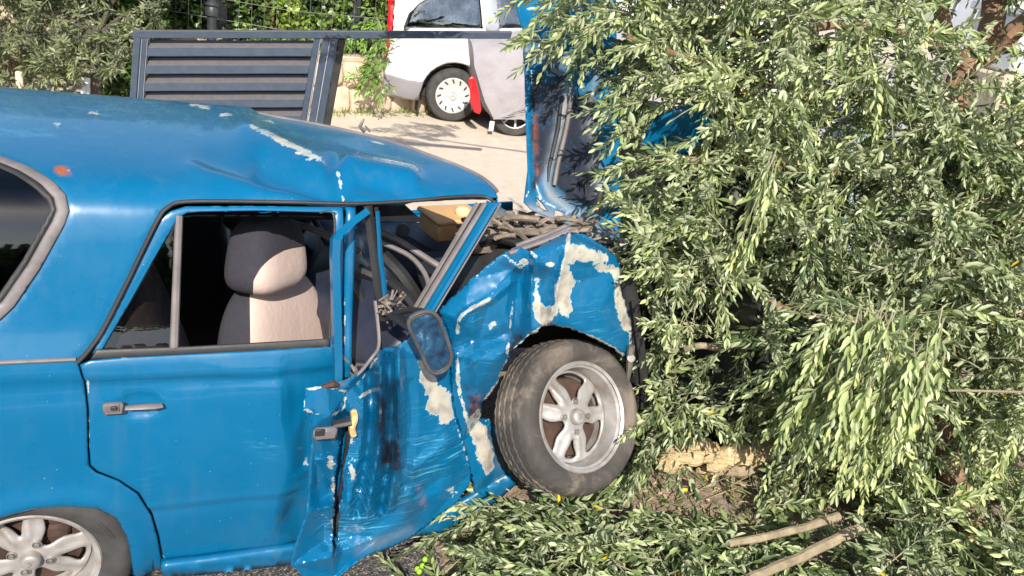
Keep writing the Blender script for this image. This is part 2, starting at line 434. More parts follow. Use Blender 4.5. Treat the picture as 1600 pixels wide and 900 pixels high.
M['lanceleaf'] = leafm('grey_green_shrub_leaf', [(0, (.03, .05, .02)), (.5, (.12, .155, .06)), (1, (.36, .39, .18))], (.28, .31, .19))
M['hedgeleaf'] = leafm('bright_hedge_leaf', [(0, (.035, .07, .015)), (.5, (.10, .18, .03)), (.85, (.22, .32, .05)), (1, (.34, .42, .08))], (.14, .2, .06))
M['fernleaf'] = leafm('light_green_garden_leaf', [(0, (.12, .25, .03)), (1, (.30, .48, .10))], (.2, .3, .1))
M['yellowleaf'] = simple('yellowed_leaf', (.75, .50, .03), .5, var=.1, bump=0)
M['drygrass'] = simple('dry_reed', (.42, .30, .20), .9, var=.3, scale=30, bump=0)
M['lime'] = simple('unripe_green_fruit', (.30, .55, .04), .4, var=.15, scale=40)
def groundm():
    t = NT('pale_dusty_concrete_yard')
    geo = t.n('NewGeometry').outputs['Position']
    n1 = t.noise(.9, 6, .6, geo); n2 = t.noise(7, 8, .65, geo); n3 = t.noise(60, 5, .6, geo)
    c = t.ramp(n2, [(.3, (.51, .42, .33)), (.7, (.65, .55, .45))])
    c = t.mix(t.math('MULTIPLY', t.ramp(n1, [(.4, 0.0), (.65, 1.0)]), .5), c, (.60, .49, .40))
    c = t.mix(t.math('MULTIPLY', t.ramp(n3, [(.6, 0.0), (.68, 1.0)]), .45), c, (.25, .19, .14))
    t.set(col=c, rough=.92); t.bump(t.math('ADD', n3, t.math('MULTIPLY', n2, 2)), .4, .006); return t.m
M['ground'] = groundm()
def asph():
    t = NT('worn_dark_asphalt'); geo = t.n('NewGeometry').outputs['Position']
    vo = t.n('TexVoronoi'); vo.inputs['Scale'].default_value = 130; t.l(geo, vo.inputs['Vector'])
    c = t.ramp(vo.outputs['Color'], [(.2, (.035, .035, .04)), (.6, (.08, .075, .075)), (.9, (.26, .24, .22))])
    t.set(col=c, rough=.85); t.bump(vo.outputs['Distance'], .8, .006); return t.m
M['asphalt'] = asph()
def soilm():
    t = NT('trampled_sandy_soil'); geo = t.n('NewGeometry').outputs['Position']
    n = t.noise(12, 9, .7, geo); n2 = t.noise(70, 6, .6, geo)
    c = t.ramp(n, [(.3, (.26, .18, .13)), (.7, (.46, .35, .27))]); c = t.mix(t.ramp(n2, [(.35, .7), (.5, 0.0)]), c, (.09, .075, .05))
    t.set(col=c, rough=.95); t.bump(t.math('ADD', n2, t.math('MULTIPLY', n, 2)), .9, .02); return t.m
M['soil'] = soilm()

# ------------------------------------------------------------------ ground
def sm(t): t = np.clip(t, 0, 1); return t * t * (3 - 2 * t)
def bank(X, Y):
    return .345 * sm((X - 1.28) / .5) * (1 - sm((Y - 1.3) / 1.3)) * (1 - sm((X - 7) / 2))
def gridmesh(name, xs, ys, zf, mat, frame=None, **k):
    X, Y = np.meshgrid(xs, ys); Z = zf(X.ravel(), Y.ravel()); V = np.stack([X.ravel(), Y.ravel(), Z], 1)
    if frame: V = CO + V @ CM
    nx, ny = len(xs), len(ys); i, j = np.meshgrid(np.arange(nx - 1), np.arange(ny - 1)); a = (j * nx + i).ravel()
    o = mk(name, V, np.stack([a, a + 1, a + nx + 1, a + nx], 1), mat, **k); return o
def far(a, b, near_lo, near_hi, st):
    return np.concatenate([[a], np.linspace(a * .3, near_lo - .5, 8), np.arange(near_lo, near_hi, st), np.linspace(near_hi + .5, b * .3, 8), [b]])
tag(gridmesh('ground', far(-300, 300, -12, 14, .35), far(-300, 300, -10, 14, .35),
    lambda x, y: np.zeros(len(x)), M['ground']), kind='structure')
tag(gridmesh('road', np.arange(-6, 2.61, .1), np.arange(-6, .9, .1),
    lambda x, y: .004 + .004 * np.array([mn.noise(Vector((a * 5, b * 5, 0))) * .5 + .5 for a, b in zip(x, y)]), M['asphalt'], 1), kind='structure')
tag(gridmesh('soil_bank', np.arange(1.2, 9.2, .07), np.arange(-5, 2.7, .07),
    lambda x, y: bank(x, y) - .03 * (1 - sm((x - 1.2) / .2)) - .02 * sm((y - 2.2) / .4) + .05 * np.clip(bank(x, y) / .3, 0, 1) * np.array([mn.fractal(Vector((a * 2.5, b * 2.5, 3)), 1, 2, 4) for a, b in zip(x, y)]), M['soil'], 1), kind='structure')

# ------------------------------------------------------------------ the wrecked car
car = empty('wrecked_car', CO, CH)
tag(car, 'bright blue crashed old estate car with crumpled front door, torn wing and raised bonnet', 'car')
_prof = np.array(spl([(.085, .16), (.06, .185), (.035, .25), (.012, .40), (.0, .56), (.0, .72), (.008, .84), (.022, .90), (.016, .93), (.03, .985), (.062, 1.08), (.105, 1.25), (.135, 1.36), (.165, 1.405), (.215, 1.437), (.31, 1.455), (.5, 1.466), (.8, 1.468), (1.1, 1.452), (1.27, 1.430), (1.36, 1.405), (1.41, 1.37), (1.43, 1.32)], 8))
_sl = np.concatenate([[0], np.cumsum(np.linalg.norm(np.diff(_prof, axis=0), axis=1))])
def prof(s): return np.interp(s, _sl, _prof[:, 0]), np.interp(s, _sl, _prof[:, 1])
def s_at_z(z): return float(np.interp(z, _prof[:len(_prof) // 2, 1], _sl[:len(_prof) // 2]))
def profn(s):
    a, b = prof(s - .01), prof(s + .01); ty, tz = b[0] - a[0], b[1] - a[1]; L = np.hypot(ty, tz); return -tz / L, ty / L   # outward (y,z)
def XS(px, py):
    # where the sight line through a photo point meets the body profile: (X, s)
    d = rayc(px, py); o = CAMC
    side = (_prof[:, 0] - o[1]) * d[2] - (_prof[:, 1] - o[2]) * d[1]
    best = None
    for i in np.nonzero(side[:-1] * side[1:] <= 0)[0]:
        t = side[i] / (side[i] - side[i + 1] + 1e-12); y = _prof[i, 0] + t * (_prof[i + 1, 0] - _prof[i, 0])
        k = (y - o[1]) / d[1] if abs(d[1]) > 1e-6 else 0
        if best is None or k < best[0]: best = (k, o[0] + k * d[0], _sl[i] + t * (_sl[i + 1] - _sl[i]))
    if best is None:
        i = int(np.argmin(np.abs(side))); k = (_prof[i, 0] - o[1]) / d[1]; return (o[0] + k * d[0], _sl[i])
    return best[1], best[2]
def XSs(pts): return [XS(*p) for p in pts]
def body3(V, off=None):
    X, s = V[:, 0], V[:, 1]; y, z = prof(s); ny, nz = profn(s)
    P = np.stack([X, y, z], 1)
    if off is not None: P = P + off[:, None] * np.stack([np.zeros(len(X)), ny, nz], 1)
    return P
def pix(P): return np.array([pc(p) for p in P])
def panel(name, outline, mat, parent, holes=(), step=.018, disp=None, attrs=None, thick=.012, curl=.0025, base=0.0, ring=.005):
    V, Fc, bd = cdt(outline, holes, step, ring)
    P0 = body3(V); px = pix(P0)
    off = np.full(len(V), base) - curl * np.exp(-bd / .004)
    if disp: off = off + disp(px, V)
    P = body3(V, off)
    A = {k: f(px) for k, f in attrs.items()} if attrs else None
    o = mk(name, P, Fc, mat, parent, attrs=A)
    # outward facing
    nrm = np.array(o.data.polygons[len(Fc) // 2].normal); c = P[Fc[len(Fc) // 2]].mean(0)
    if nrm @ (CAMC - c) < 0: o.data.flip_normals()
    if thick: solid(o, thick)
    return o
def zero(px): return np.zeros(len(px))
def chipf(polys, base=-40):
    def f(px):
        r = np.full(len(px), float(base))
        for p in polys: r = np.maximum(r, np.clip(sdf(px, p), -40, 40))
        return r
    return f
def linef(lines, cl=40):
    # narrow chips along polylines: (points, half width)
    def f(px):
        r = np.full(len(px), -40.)
        for p, wd in lines: r = np.maximum(r, np.clip((wd - segdist(px, p)) * 2.2, -cl, 12))
        return r
    return f
def blob(c, a, b=None, ang=0, n=9):
    b = b or a; q = R(ang)
    return [(c[0] + a * math.cos(t) * math.cos(q) - b * math.sin(t) * math.sin(q), c[1] + a * math.cos(t) * math.sin(q) + b * math.sin(t) * math.cos(q)) for t in np.linspace(0, 2 * math.pi, n, endpoint=False)]
def mx(*fs): return lambda px: np.max([f(px) for f in fs], 0)

S_TOP = float(_sl[-1])
door_gap = [(262, 325), (247, 342), (222, 392), (196, 446), (160, 516), (137, 549), (121, 566), (131, 600), (136, 640), (137, 700), (139, 729), (150, 739.5), (185, 753), (215, 773), (236, 806), (246, 840), (254, 884)]
drip = [(778, 306), (762, 306), (700, 309), (640, 315), (560, 318.5), (480, 317), (400, 316), (330, 316), (290, 316)]
sill_b = [(256, 905), (205, 912)]
gapc = XSs(door_gap)
arch = []
for (x, y) in [(208, 925), (207, 890), (203, 860), (196, 832), (180, 806), (150, 792), (100, 788), (50, 793), (0, 806), (-60, 835), (-110, 880), (-150, 950)]:
    arch.append(XS(x, y))
header = [(-1.9, S_TOP)] + [(XS(430, 181)[0] - .02, S_TOP)]
hd = [(430, 183), (520, 198), (600, 217), (680, 243), (740, 272), (772, 296)]
# header points lie on the roof, found at roof height
def roofhit(px, py, z):
    d = rayc(px, py); k = (z - CAMC[2]) / d[2]; P = CAMC + d * k
    i0 = np.argmax(_prof[:, 1]); 
    ss = np.interp(P[1], _prof[:, 0], _sl); return (P[0], float(ss))
hdp = XSs([(404, 177), (430, 182), (475, 190), (520, 199), (560, 208), (600, 218), (640, 231), (680, 246), (715, 259), (745, 273), (765, 287), (775, 298)])
shell_out = [(-1.9, S_TOP), (hdp[0][0] - .04, S_TOP)] + hdp + XSs([(779, 312)]) + XSs(drip) + gapc + XSs(sill_b) + arch + [(arch[-1][0], s_at_z(.2)), (-1.9, s_at_z(.2))]
qwin = [(-330, 235), (-60, 236), (0, 246), (42, 262), (80, 284), (101, 306), (106, 330), (98, 352), (60, 420), (20, 478), (0, 497), (-60, 540), (-330, 560)]
qh = XSs(qwin)
def shell_disp(px, V):
    d = np.zeros(len(px))
    # buckled roof: long ridge, sharp pit and a hollow towards the pillar
    d += .030 * gau(px, [(385, 205), (440, 238), (520, 268)], 24)
    d -= .042 * gau(px, [(415, 258), (478, 285), (512, 300)], 20)
    d -= .034 * gau(px, [(520, 262), (530, 285), (538, 303)], 13)
    d += .032 * gau(px, [(545, 262), (590, 270), (640, 280)], 15)
    d -= .020 * gau(px, [(562, 285), (620, 297)], 15)
    d += .010 * gau(px, [(300, 262), (430, 300), (500, 309)], 12)
    d -= .010 * gau(px, [(330, 250), (420, 280)], 22)
    d += .004 * gau(px, [(0, 300), (60, 310)], 40)
    # shoulder line pressed into the side
    d -= .007 * gau(px, [(-200, 612), (0, 604), (132, 598)], 7)
    # wheel arch lip
    d += .014 * gau(px, [(0, 800), (60, 783), (150, 782), (190, 800), (215, 850), (220, 910)], 16)
    d += .004 * np.array([mn.noise(Vector((p[0] * 2.2, p[1] * 2.2, 5))) for p in V]) * (V[:, 1] > .9)
    return d
roof_chip = mx(chipf([[(392, 208), (420, 219), (455, 234), (485, 251), (504, 262), (480, 255), (440, 238), (412, 222)], blob((99, 267), 12, 5, -8), blob((421, 190), 8, 3, 15), blob((312, 166), 16, 2.5, 8),
                      blob((355, 181), 10, 2, 5), blob((627, 262), 5, 2), blob((88, 197), 3, 2), blob((148, 178), 7, 2)]),
               linef([([(525, 266), (533, 280), (540, 300)], .6), ([(560, 214), (600, 226)], .5)]))
shell = panel('body_shell', shell_out, M['paint'], car, [qh], .019, shell_disp,
              {'chip': roof_chip, 'scr': lambda p: .25 * (p[:, 1] < 215), 'grime_shade': zero, 'rust': lambda p: 3 * np.clip(1 - np.linalg.norm((p - [98, 267]) / [16, 8], axis=1), 0, 1), 'dust': lambda p: .9 * gau(p, [(430, 178), (520, 195), (600, 214), (700, 250)], 8)}, thick=.02, curl=.003)

# rubber seal round the opening of the doors and roof drip
def strip(name, pts, r, mat, parent, lift=.004, n=8, per=5, prox=XS, closed=False):
    q = spl([np.array(prox(*p)) for p in pts], per, closed)
    if closed: q.append(q[0])
    V = np.array(q); P = body3(V, np.full(len(V), lift)); return MB().tube(P, r, n).build(name, mat, parent)
strip('door_seal', [(121, 566), (137, 549), (160, 516), (196, 446), (222, 392), (247, 342), (262, 325), (290, 316), (400, 316), (480, 317.5), (560, 319), (640, 315), (700, 309.5), (750, 308), (768, 314), (770, 326)], .0062, M['rubber'], car, .004)
strip('belt_trim', [(-300, 580), (-100, 570), (0, 566), (119, 561)], .006, M['greyrub'], car, .004)
# rear side window: thick grey rubber, black inner lip, glass
so = XSs(qwin); sn = np.array(so); cen = sn.mean(0)
def inset(poly, d):
    P = resample(poly, .03); t = np.roll(P, -1, 0) - np.roll(P, 1, 0); t /= np.linalg.norm(t, axis=1)[:, None]
    n = np.stack([-t[:, 1], t[:, 0]], 1)
    if inside(P[:1] + n[:1] * .004, P)[0] == False: n = -n
    return P + n * d
in1 = inset(so, .026); in2 = inset(so, .042)
sl_ = panel('window_seal', list(inset(so, -.004)), M['greyrub'], car, [list(in1)], .012, None, None, .015, .004, base=.008, ring=.004)
panel('window_lip', list(in1), M['rubber'], sl_, [list(in2)], .012, None, None, .01, .0, base=.002, ring=0)
panel('side_window', list(in1), M['tint2'], car, (), .04, None, None, 0, 0, base=-.004, ring=0)

# rear door
rd_out = [(141, 563), (200, 558), (300, 553), (420, 547), (516, 541), (545, 545), (548, 600), (545, 700), (530, 800), (512, 852), (460, 858), (360, 872), (258.5, 883.5), (254.5, 872), (248.5, 838), (238.5, 804), (217, 770.5), (186, 750.5), (152, 737), (141.5, 727.5), (139.5, 700), (138.7, 640), (133.5, 600), (125, 570)]
dimple = [(190, 623), (198, 615), (225, 612), (246, 616), (252, 628), (250, 643), (230, 652), (200, 653), (190, 646)]
def rd_disp(px, V):
    d = -.006 * gau(px, [(120, 600), (300, 594), (445, 588)], 6)
    d += .004 * gau(px, [(230, 792), (350, 778), (475, 764)], 3.5) - .003 * gau(px, [(230, 800), (350, 786), (475, 772)], 6)
    d -= .013 * np.clip(sdf(px, dimple) / 9 + .3, 0, 1)
    # pushed in towards the torn edge
    k = soft(interp([(130, 560, 0), (130, 880, 0), (300, 560, 0), (300, 880, 0), (380, 700, .004), (380, 860, .0), (436, 560, .004), (440, 600, .016), (437, 650, .014), (452, 720, .016), (440, 770, .012), (428, 830, .012), (448, 862, .0), (462, 600, -.012), (475, 660, -.03), (480, 720, -.036), (470, 765, -.012), (462, 800, -.035), (480, 850, -.02), (500, 560, -.004), (540, 640, -.05), (540, 850, -.04)]), 6)
    d += k(px)
    d += .006 * gau(px, [(468, 668), (476, 650)], 7) + .008 * gau(px, [(470, 745), (490, 738)], 6)
    return d
rdoor = panel('rear_door', XSs(rd_out), M['paint'], car, (), .013, rd_disp,
    {'chip': mx(chipf([blob((480, 731), 4, 7)]), linef([([(137, 585), (138, 640), (139, 700)], .6), ([(255, 868), (260, 882)], 1.5), ([(436, 596), (440, 606)], 1.2)])),
     'scr': lambda p: .9 * gau(p, [(395, 690), (420, 700)], 12) + .5 * gau(p, [(230, 755), (250, 745)], 14), 'grime_shade': lambda p: .35 * gau(p, [(448, 800), (452, 850)], 14), 'rust': zero, 'dust': zero}, .03, .003)
# handle
hc = [np.array(T(x, y, -.010)) for x, y in ((160, 638), (178, 638), (202, 636), (250, 634))]
hm = MB(); hm.tube([T(196, 637.5, -.012), T(220, 636, -.016), T(240, 635, -.016), T(253, 633.5, -.010)], [.011, .013, .014, .012], 10, squash=.5)
hd_ = hm.build('door_handle', M['greyrub'], rdoor)
hb = MB(); hb.box((T(177, 638, -.010)), (.052, .018, .036), bev=.005); hb.box(T(177, 638, -.021), (.030, .006, .022), bev=.002)
hb.build('handle_bezel', M['greyrub'], rdoor)
MB().box(T(178, 638, -.0265), (.017, .008, .013), bev=.002).build('handle_lock', M['rubber'], rdoor)

# rear door window frame
wf_out = [(144, 553), (160, 521), (199, 446), (226, 392), (251, 342), (266, 329), (291, 320.5), (400, 320), (480, 321), (536, 322), (536, 545), (517, 545), (524, 400), (524, 331), (400, 328), (312, 330), (292, 332), (278, 340), (266, 362), (238, 410), (205, 470), (168, 532), (156, 553)]
panel('door_window_frame', XSs(wf_out), M['paint'], rdoor, (), .012, None, {'chip': lambda p: zero(p) - 40, 'scr': zero, 'grime_shade': zero, 'rust': zero, 'dust': zero}, .02, .002, base=-.006, ring=.003)
panel('lower_seal', XSs([(150, 546), (300, 541), (516, 529), (516, 542), (420, 548), (300, 554), (141, 562)]), M['rubber'], rdoor, (), .012, None, None, .02, .003, base=.0, ring=.004)
panel('quarter_glass', XSs([(160, 548), (212, 462), (262, 372), (274, 348), (272, 543)]), M['tint2'], rdoor, (), .03, None, None, 0, 0, base=-.014, ring=0)
MB().tube([body3(np.array([XS(280, 336)]), np.array([-.012]))[0], body3(np.array([XS(276, 440)]), np.array([-.010]))[0], body3(np.array([XS(272, 543)]), np.array([-.004]))[0]], [.0105, .011, .012], 8).build('window_divider', M['greyrub'], rdoor)
strip('inner_seal', [(500, 331), (522, 333), (522, 400), (519, 470), (516, 530)], .004, M['rubber'], rdoor, -.01, prox=XS)

# pillars
NOA = {'chip': lambda p: zero(p) - 40, 'scr': zero, 'grime_shade': zero, 'rust': zero, 'dust': zero}
panel('centre_pillar', XSs([(541, 320), (557, 320), (556, 400), (553, 500), (549, 590), (535, 596), (538, 500), (540, 400)]), M['paint'], car, (), .012,
      lambda px, V: .006 * gau(px, [(548, 320), (547, 590)], 3) + 0 * px[:, 0], {'chip': linef([([(540, 450), (539, 540)], .5), ([(553, 560), (549, 585)], 2)]), 'scr': zero, 'grime_shade': zero, 'rust': zero, 'dust': zero}, .05, .003, base=-.012)
# bent front door window frame
fb = MB(); fb.tube([T(573, 331, .10), T(551, 347, .06), T(528, 367, .02), T(524, 374, .005), T(523, 400, -.002), T(525, 480, -.02), T(527, 560, -.04), T(527, 596, -.05)], [.014, .0145, .015, .0165, .0165, .0165, .0165, .0165], 4)
o_ = fb.build('bent_window_frame', M['paint'], car)
for k_, v_ in (('chip', -40),):
    at = o_.data.attributes.new(k_, 'FLOAT', 'POINT'); at.data.foreach_set('value', [v_] * len(o_.data.vertices))
def nochip(o):
    at = o.data.attributes.new('chip', 'FLOAT', 'POINT'); at.data.foreach_set('value', [-40.] * len(o.data.vertices)); return o
fq = MB(); fq.box((0, 0, 0), (0, 0, 0)) if False else None
fq.tube([T(575, 322, .13), T(582, 380, .10), T(589, 440, .07), T(600, 500, .05)], [.013] * 4, 4).tube([T(588, 324, .14), T(596, 400, .11)], [.006] * 2, 4)
fq.build('quarter_window_bar', M['rubber'], car)
nochip(MB().tube([T(590, 330, .11), T(594, 400, .085), T(600, 440, .07), T(601, 492, .05)], [.006, .007, .008, .009], 4).build('quarter_window_edge', M['paint'], car))
# front roof pillar: three parallel mouldings
A0, A1 = (769, 318), (665, 490)
def bar(o1, o2, y1, y2, r1, r2, name, mat, parent, n=4, px=0):
    pts = [T(A0[0] + o1 + (A1[0] + o2 - A0[0] - o1) * t, A0[1] + (A1[1] - A0[1]) * t, y1 + (y2 - y1) * t) for t in np.linspace(0, 1, 6)]
    return MB().tube(pts, list(np.linspace(r1, r2, 6)), n, squash=1.0).build(name, mat, parent)
ap = nochip(bar(0, 0, .13, .05, .020, .022, 'windscreen_pillar', M['paint'], car, 6))
nochip(bar(6, 6, .10, .02, .009, .010, 'pillar_flange', M['paint'], ap, 6)); bar(-11, -12, .12, .04, .008, .010, 'pillar_moulding', M['greyrub'], ap, 6)
bar(-22, -20, .15, .07, .010, .010, 'pillar_seal', M['greyrub'], ap, 6); bar(-16, -16, .135, .055, .006, .006, 'pillar_groove', M['rubber'], ap, 6)
bar(13, 13, .12, .04, .004, .005, 'glass_channel', M['greyrub'], ap, 6)
# windscreen header rail: weathered trim that follows the roof edge
hp = body3(np.array(hdp), np.full(len(hdp), .002)); hp2 = [p + np.array([.004, 0, -.004]) for p in hp]
MB().tube(spl([np.array(p) for p in hp2], 5), .007, 6).build('windscreen_trim', M['greyrub'], car)
# aerial stub on the roof edge
ab = G(570, 205, 1.47); ab = w2c(ab)
MB().tube([ab, ab + [-.02, 0, .015], ab + [-.008, -.0, .045]], [.011, .008, .004], 6).tube([ab + [.02, 0, 0], ab + [.0, 0, .02]], [.006, .004], 6).build('aerial_stub', M['steel'], car)

# crumpled panels: outline in the side view, depth from control points
def crumple(name, outline, ctrl, mat, parent, holes=(), step=6.5, rnd=3, namp=.004, nsc=.02, attrs=None, thick=.006, extra=None, seed=1.0, curl=.0, sharp=0, jag=0.0):
    V, Fc, bd = cdt(outline, holes, step, 0)
    if jag:
        m_ = bd < .5; jr = np.random.default_rng(3); V[m_] += jr.normal(size=(m_.sum(), 2)) * jag
    f = soft(interp(ctrl), rnd) if rnd else interp(ctrl)
    Y = f(V)
    n = np.array([mn.fractal(Vector((p[0] * nsc, p[1] * nsc, seed)), 1, 2, 4) for p in V])
    Y = Y - namp * (1 - np.abs(n) * 2.4) + curl * np.exp(-bd / 4)
    if extra: Y = Y + extra(V)
    P = np.array([T(p[0], p[1], y) for p, y in zip(V, Y)])
    A = {k: g(V) for k, g in attrs.items()} if attrs else None
    o = mk(name, P, Fc, mat, parent, attrs=A)
    c = P[Fc[len(Fc) // 2]].mean(0)
    if np.array(o.data.polygons[len(Fc) // 2].normal) @ (CAMC - c) < 0: o.data.flip_normals()
    if sharp: o.data.set_sharp_from_angle(angle=R(sharp))
    if thick: solid(o, thick)
    return o

# sill under the doors
sill_o = [(252, 886), (300, 880), (460, 857), (560, 845), (640, 832), (700, 800), (760, 760), (800, 742), (806, 758), (790, 772), (735, 818), (700, 832), (620, 842), (520, 868), (460, 882), (340, 896), (256, 904)]
crumple('sill', sill_o, [(250, 885, .005), (250, 905, .03), (460, 858, .01), (460, 885, .035), (600, 840, .03), (600, 860, .05), (700, 800, .03), (700, 835, .05), (800, 745, .06), (800, 760, .05)], M['paint'], car, step=9, namp=.002,
        attrs={'chip': linef([([(740, 765), (790, 745)], 1.5)]), 'scr': zero, 'grime_shade': lambda p: .3 * gau(p, [(700, 810), (790, 760)], 16), 'rust': zero, 'dust': zero}, thick=.03)

# front wing
fen_o = [(684, 486), (700, 470), (735, 438), (765, 412), (790, 394), (812, 386), (827, 392), (850, 380), (872, 369), (890, 362), (912, 366), (940, 382), (964, 400), (970, 418), (968, 445), (976, 470), (986, 505), (989, 548), (982, 560), (973, 558), (958, 544), (930, 530), (905, 518), (880, 511), (862, 508), (846, 510), (838, 522), (828, 522), (815, 533), (800, 548), (786, 576), (776, 602), (766, 618), (754, 630), (752, 652), (764, 656), (780, 672), (788, 700), (790, 722), (800, 745), (786, 764), (760, 776), (742, 768), (735, 735), (724, 690), (712, 650), (706, 615), (703, 580), (706, 545), (698, 510)]
fen_c = [(684, 486, .04), (735, 438, .04), (790, 394, .03), (827, 392, .02), (890, 362, .03), (964, 400, .06), (970, 418, .04), (976, 470, .03), (989, 548, .03), (958, 544, -.02), (905, 518, -.055), (862, 508, -.06), (838, 518, -.035),
         (815, 533, -.02), (786, 576, -.01), (766, 618, .03), (752, 650, .07), (788, 700, .10), (795, 745, .08), (742, 768, .03), (724, 690, .015), (706, 615, .01), (706, 545, .02),
         (888, 378, -.045), (878, 425, -.052), (866, 478, -.068), (840, 408, -.02), (826, 424, .035), (800, 420, .03), (845, 440, .0), (818, 470, .03), (806, 532, .0), (770, 455, .0), (722, 500, -.035), (716, 560, -.02), (748, 530, .01),
         (775, 560, -.045), (750, 600, -.01), (735, 640, -.01), (765, 700, .04), (760, 740, .02), (930, 400, -.01), (905, 440, -.02), (940, 480, -.03), (915, 378, -.01)]
fchips = chipf([[(893, 382), (905, 385), (925, 390), (945, 397), (950, 405), (941, 411), (930, 414), (922, 408), (905, 408), (892, 410), (884, 420), (880, 400)],
                [(874, 422), (890, 412), (892, 430), (903, 440), (898, 455), (893, 465), (894, 480), (888, 498), (878, 492), (871, 476), (866, 455)],
                [(836, 440), (842, 452), (848, 470), (850, 482), (864, 480), (872, 478), (870, 492), (858, 505), (846, 508), (840, 500), (834, 480)],
                [(964, 432), (973, 437), (982, 500), (986, 520), (976, 515), (966, 500), (962, 470)],
                [(925, 412), (960, 416), (972, 424), (968, 440), (958, 430), (940, 424), (924, 418)],
                [(735, 655), (748, 640), (752, 660), (760, 668), (768, 700), (772, 725), (760, 745), (750, 720), (740, 690)],
                blob((820, 410), 5, 3), blob((857, 413), 6, 3, 20), blob((770, 508), 7, 4, -40), blob((842, 437), 5, 3)],)
flines = linef([([(715, 520), (716, 500), (724, 490), (745, 478), (765, 468)], 2.6), ([(890, 362), (884, 400), (876, 440), (870, 478)], 3), ([(846, 512), (828, 524), (806, 548), (788, 578), (776, 604), (760, 625)], 3.5), ([(973, 557), (955, 543), (920, 526), (885, 513), (850, 510)], 2.6),
                ([(800, 470), (797, 520), (792, 560)], 1.2), ([(790, 399), (806, 414), (822, 424)], 1.4), ([(714, 560), (716, 600), (727, 650), (742, 690)], 2.0), ([(986, 560), (984, 500)], 1.5), ([(830, 395), (838, 402)], 3)])
fender = crumple('front_wing', fen_o, fen_c, M['paint'], car, step=3.6, rnd=.5, sharp=13, jag=.7, namp=.0012, nsc=.028, seed=4.2,
    extra=lambda V: sum(a * np.clip(1 - segdist(V, L) / w_, 0, 1) for L, a, w_ in (
      ([(834, 410), (828, 460), (832, 512)], -.026, 13), ([(812, 428), (804, 480), (810, 530)], .026, 12), ([(716, 505), (728, 488), (765, 470), (800, 440)], -.016, 9), ([(712, 570), (755, 540), (790, 520)], .018, 13),
      ([(740, 500), (738, 560), (752, 625)], -.014, 12), ([(884, 395), (872, 440), (860, 500)], -.012, 8), ([(900, 415), (940, 420), (975, 425)], .006, 9))),
    attrs={'chip': mx(fchips, flines), 'scr': lambda p: .8 * gau(p, [(740, 500), (760, 560)], 30) + .6 * gau(p, [(930, 500), (950, 520)], 24),
           'grime_shade': lambda p: 1.3 * gau(p, [(812, 528), (800, 545)], 15) + 1.1 * gau(p, [(735, 610), (742, 650)], 13) + .8 * gau(p, [(775, 680), (785, 715)], 13) + .7 * gau(p, [(822, 424), (850, 422)], 7) + .8 * gau(p, [(785, 410), (810, 425)], 5),
           'rust': lambda p: .6 * gau(p, [(742, 650), (745, 620)], 6), 'dust': lambda p: .5 * gau(p, [(775, 690), (785, 720)], 14)}, thick=.004, curl=.006)
inner_ = crumple('slit_shade_backing', [(508, 640), (585, 610), (610, 820), (540, 865), (505, 820)], [(500, 620, .06), (600, 860, .06)], M['rubber'], car, step=30)  # black sheet behind the slit, stands in for the shade in the crease
# silver headlamp bracket at the wing tip and black edge strip of the bumper behind it
bk = MB(); bk.tube([T(986, 540, -.0), T(984, 570, -.01), T(980, 600, .0)], [.014, .012, .006], 6).tube([T(986, 560, -.02), T(988, 560, .02)], .014, 10)
bk.build('wing_bracket', M['steel'], car)
bp = MB(); bp.tube(spl([T(982, 440, .06), T(988, 480, .06), T(995, 530, .05), T(1001, 580, .05), T(1004, 630, .06), T(1000, 680, .07), T(990, 725, .09)], 5), .013, 8, squash=2.2)
bp.tube(spl([T(988, 470, .03), T(997, 540, .02), T(1003, 610, .03), T(1001, 660, .04), T(992, 712, .06)], 5), .006, 6)
bp.build('bumper_end', M['rubber'], car)

# crumpled front door
fd_o = [(584, 548), (600, 544), (622, 540), (650, 520), (668, 500), (684, 490), (698, 512), (706, 545), (704, 580), (707, 616), (713, 650), (725, 690), (736, 730), (735, 756), (716, 782), (668, 820), (645, 838), (620, 852), (575, 868), (545, 886), (524, 905), (500, 925), (480, 925), (474, 898), (454, 884), (462, 850), (480, 800), (484, 740), (488, 690), (482, 655), (473, 638), (478, 606), (510, 602), (542, 596), (566, 580)]
fd_c = [(480, 606, -.10), (473, 638, -.135), (488, 668, -.13), (487, 716, -.115), (480, 800, -.11), (454, 884, -.10), (480, 925, -.09), (510, 603, -.09), (540, 606, -.08), (516, 650, -.125), (520, 720, -.105), (522, 790, -.10), (520, 870, -.10), (516, 925, -.09), (536, 640, -.05),
        (538, 616, -.06), (545, 650, .02), (530, 700, -.03), (524, 760, -.02), (523, 830, -.015), (524, 900, -.04),        # deep valley between the folded edge and the skin
        (560, 600, -.03), (556, 650, -.075), (545, 740, -.08), (540, 800, -.075), (535, 860, -.06), (578, 560, -.04), (600, 575, -.07), (590, 660, -.06), (590, 750, -.06), (612, 650, -.055), (604, 800, -.06), (590, 840, -.05),
        (626, 560, -.05), (636, 600, -.055), (640, 660, -.05), (648, 720, -.045), (640, 780, -.05), (630, 830, -.035), (660, 560, -.02), (680, 600, -.012), (690, 660, -.015), (700, 720, -.02), (690, 770, -.01), (680, 530, .02), (706, 560, .025), (707, 616, .018), (725, 690, .022), (736, 735, .035), (668, 820, -.01), (645, 520, .0), (684, 492, .05), (584, 548, .02), (622, 541, .0)]
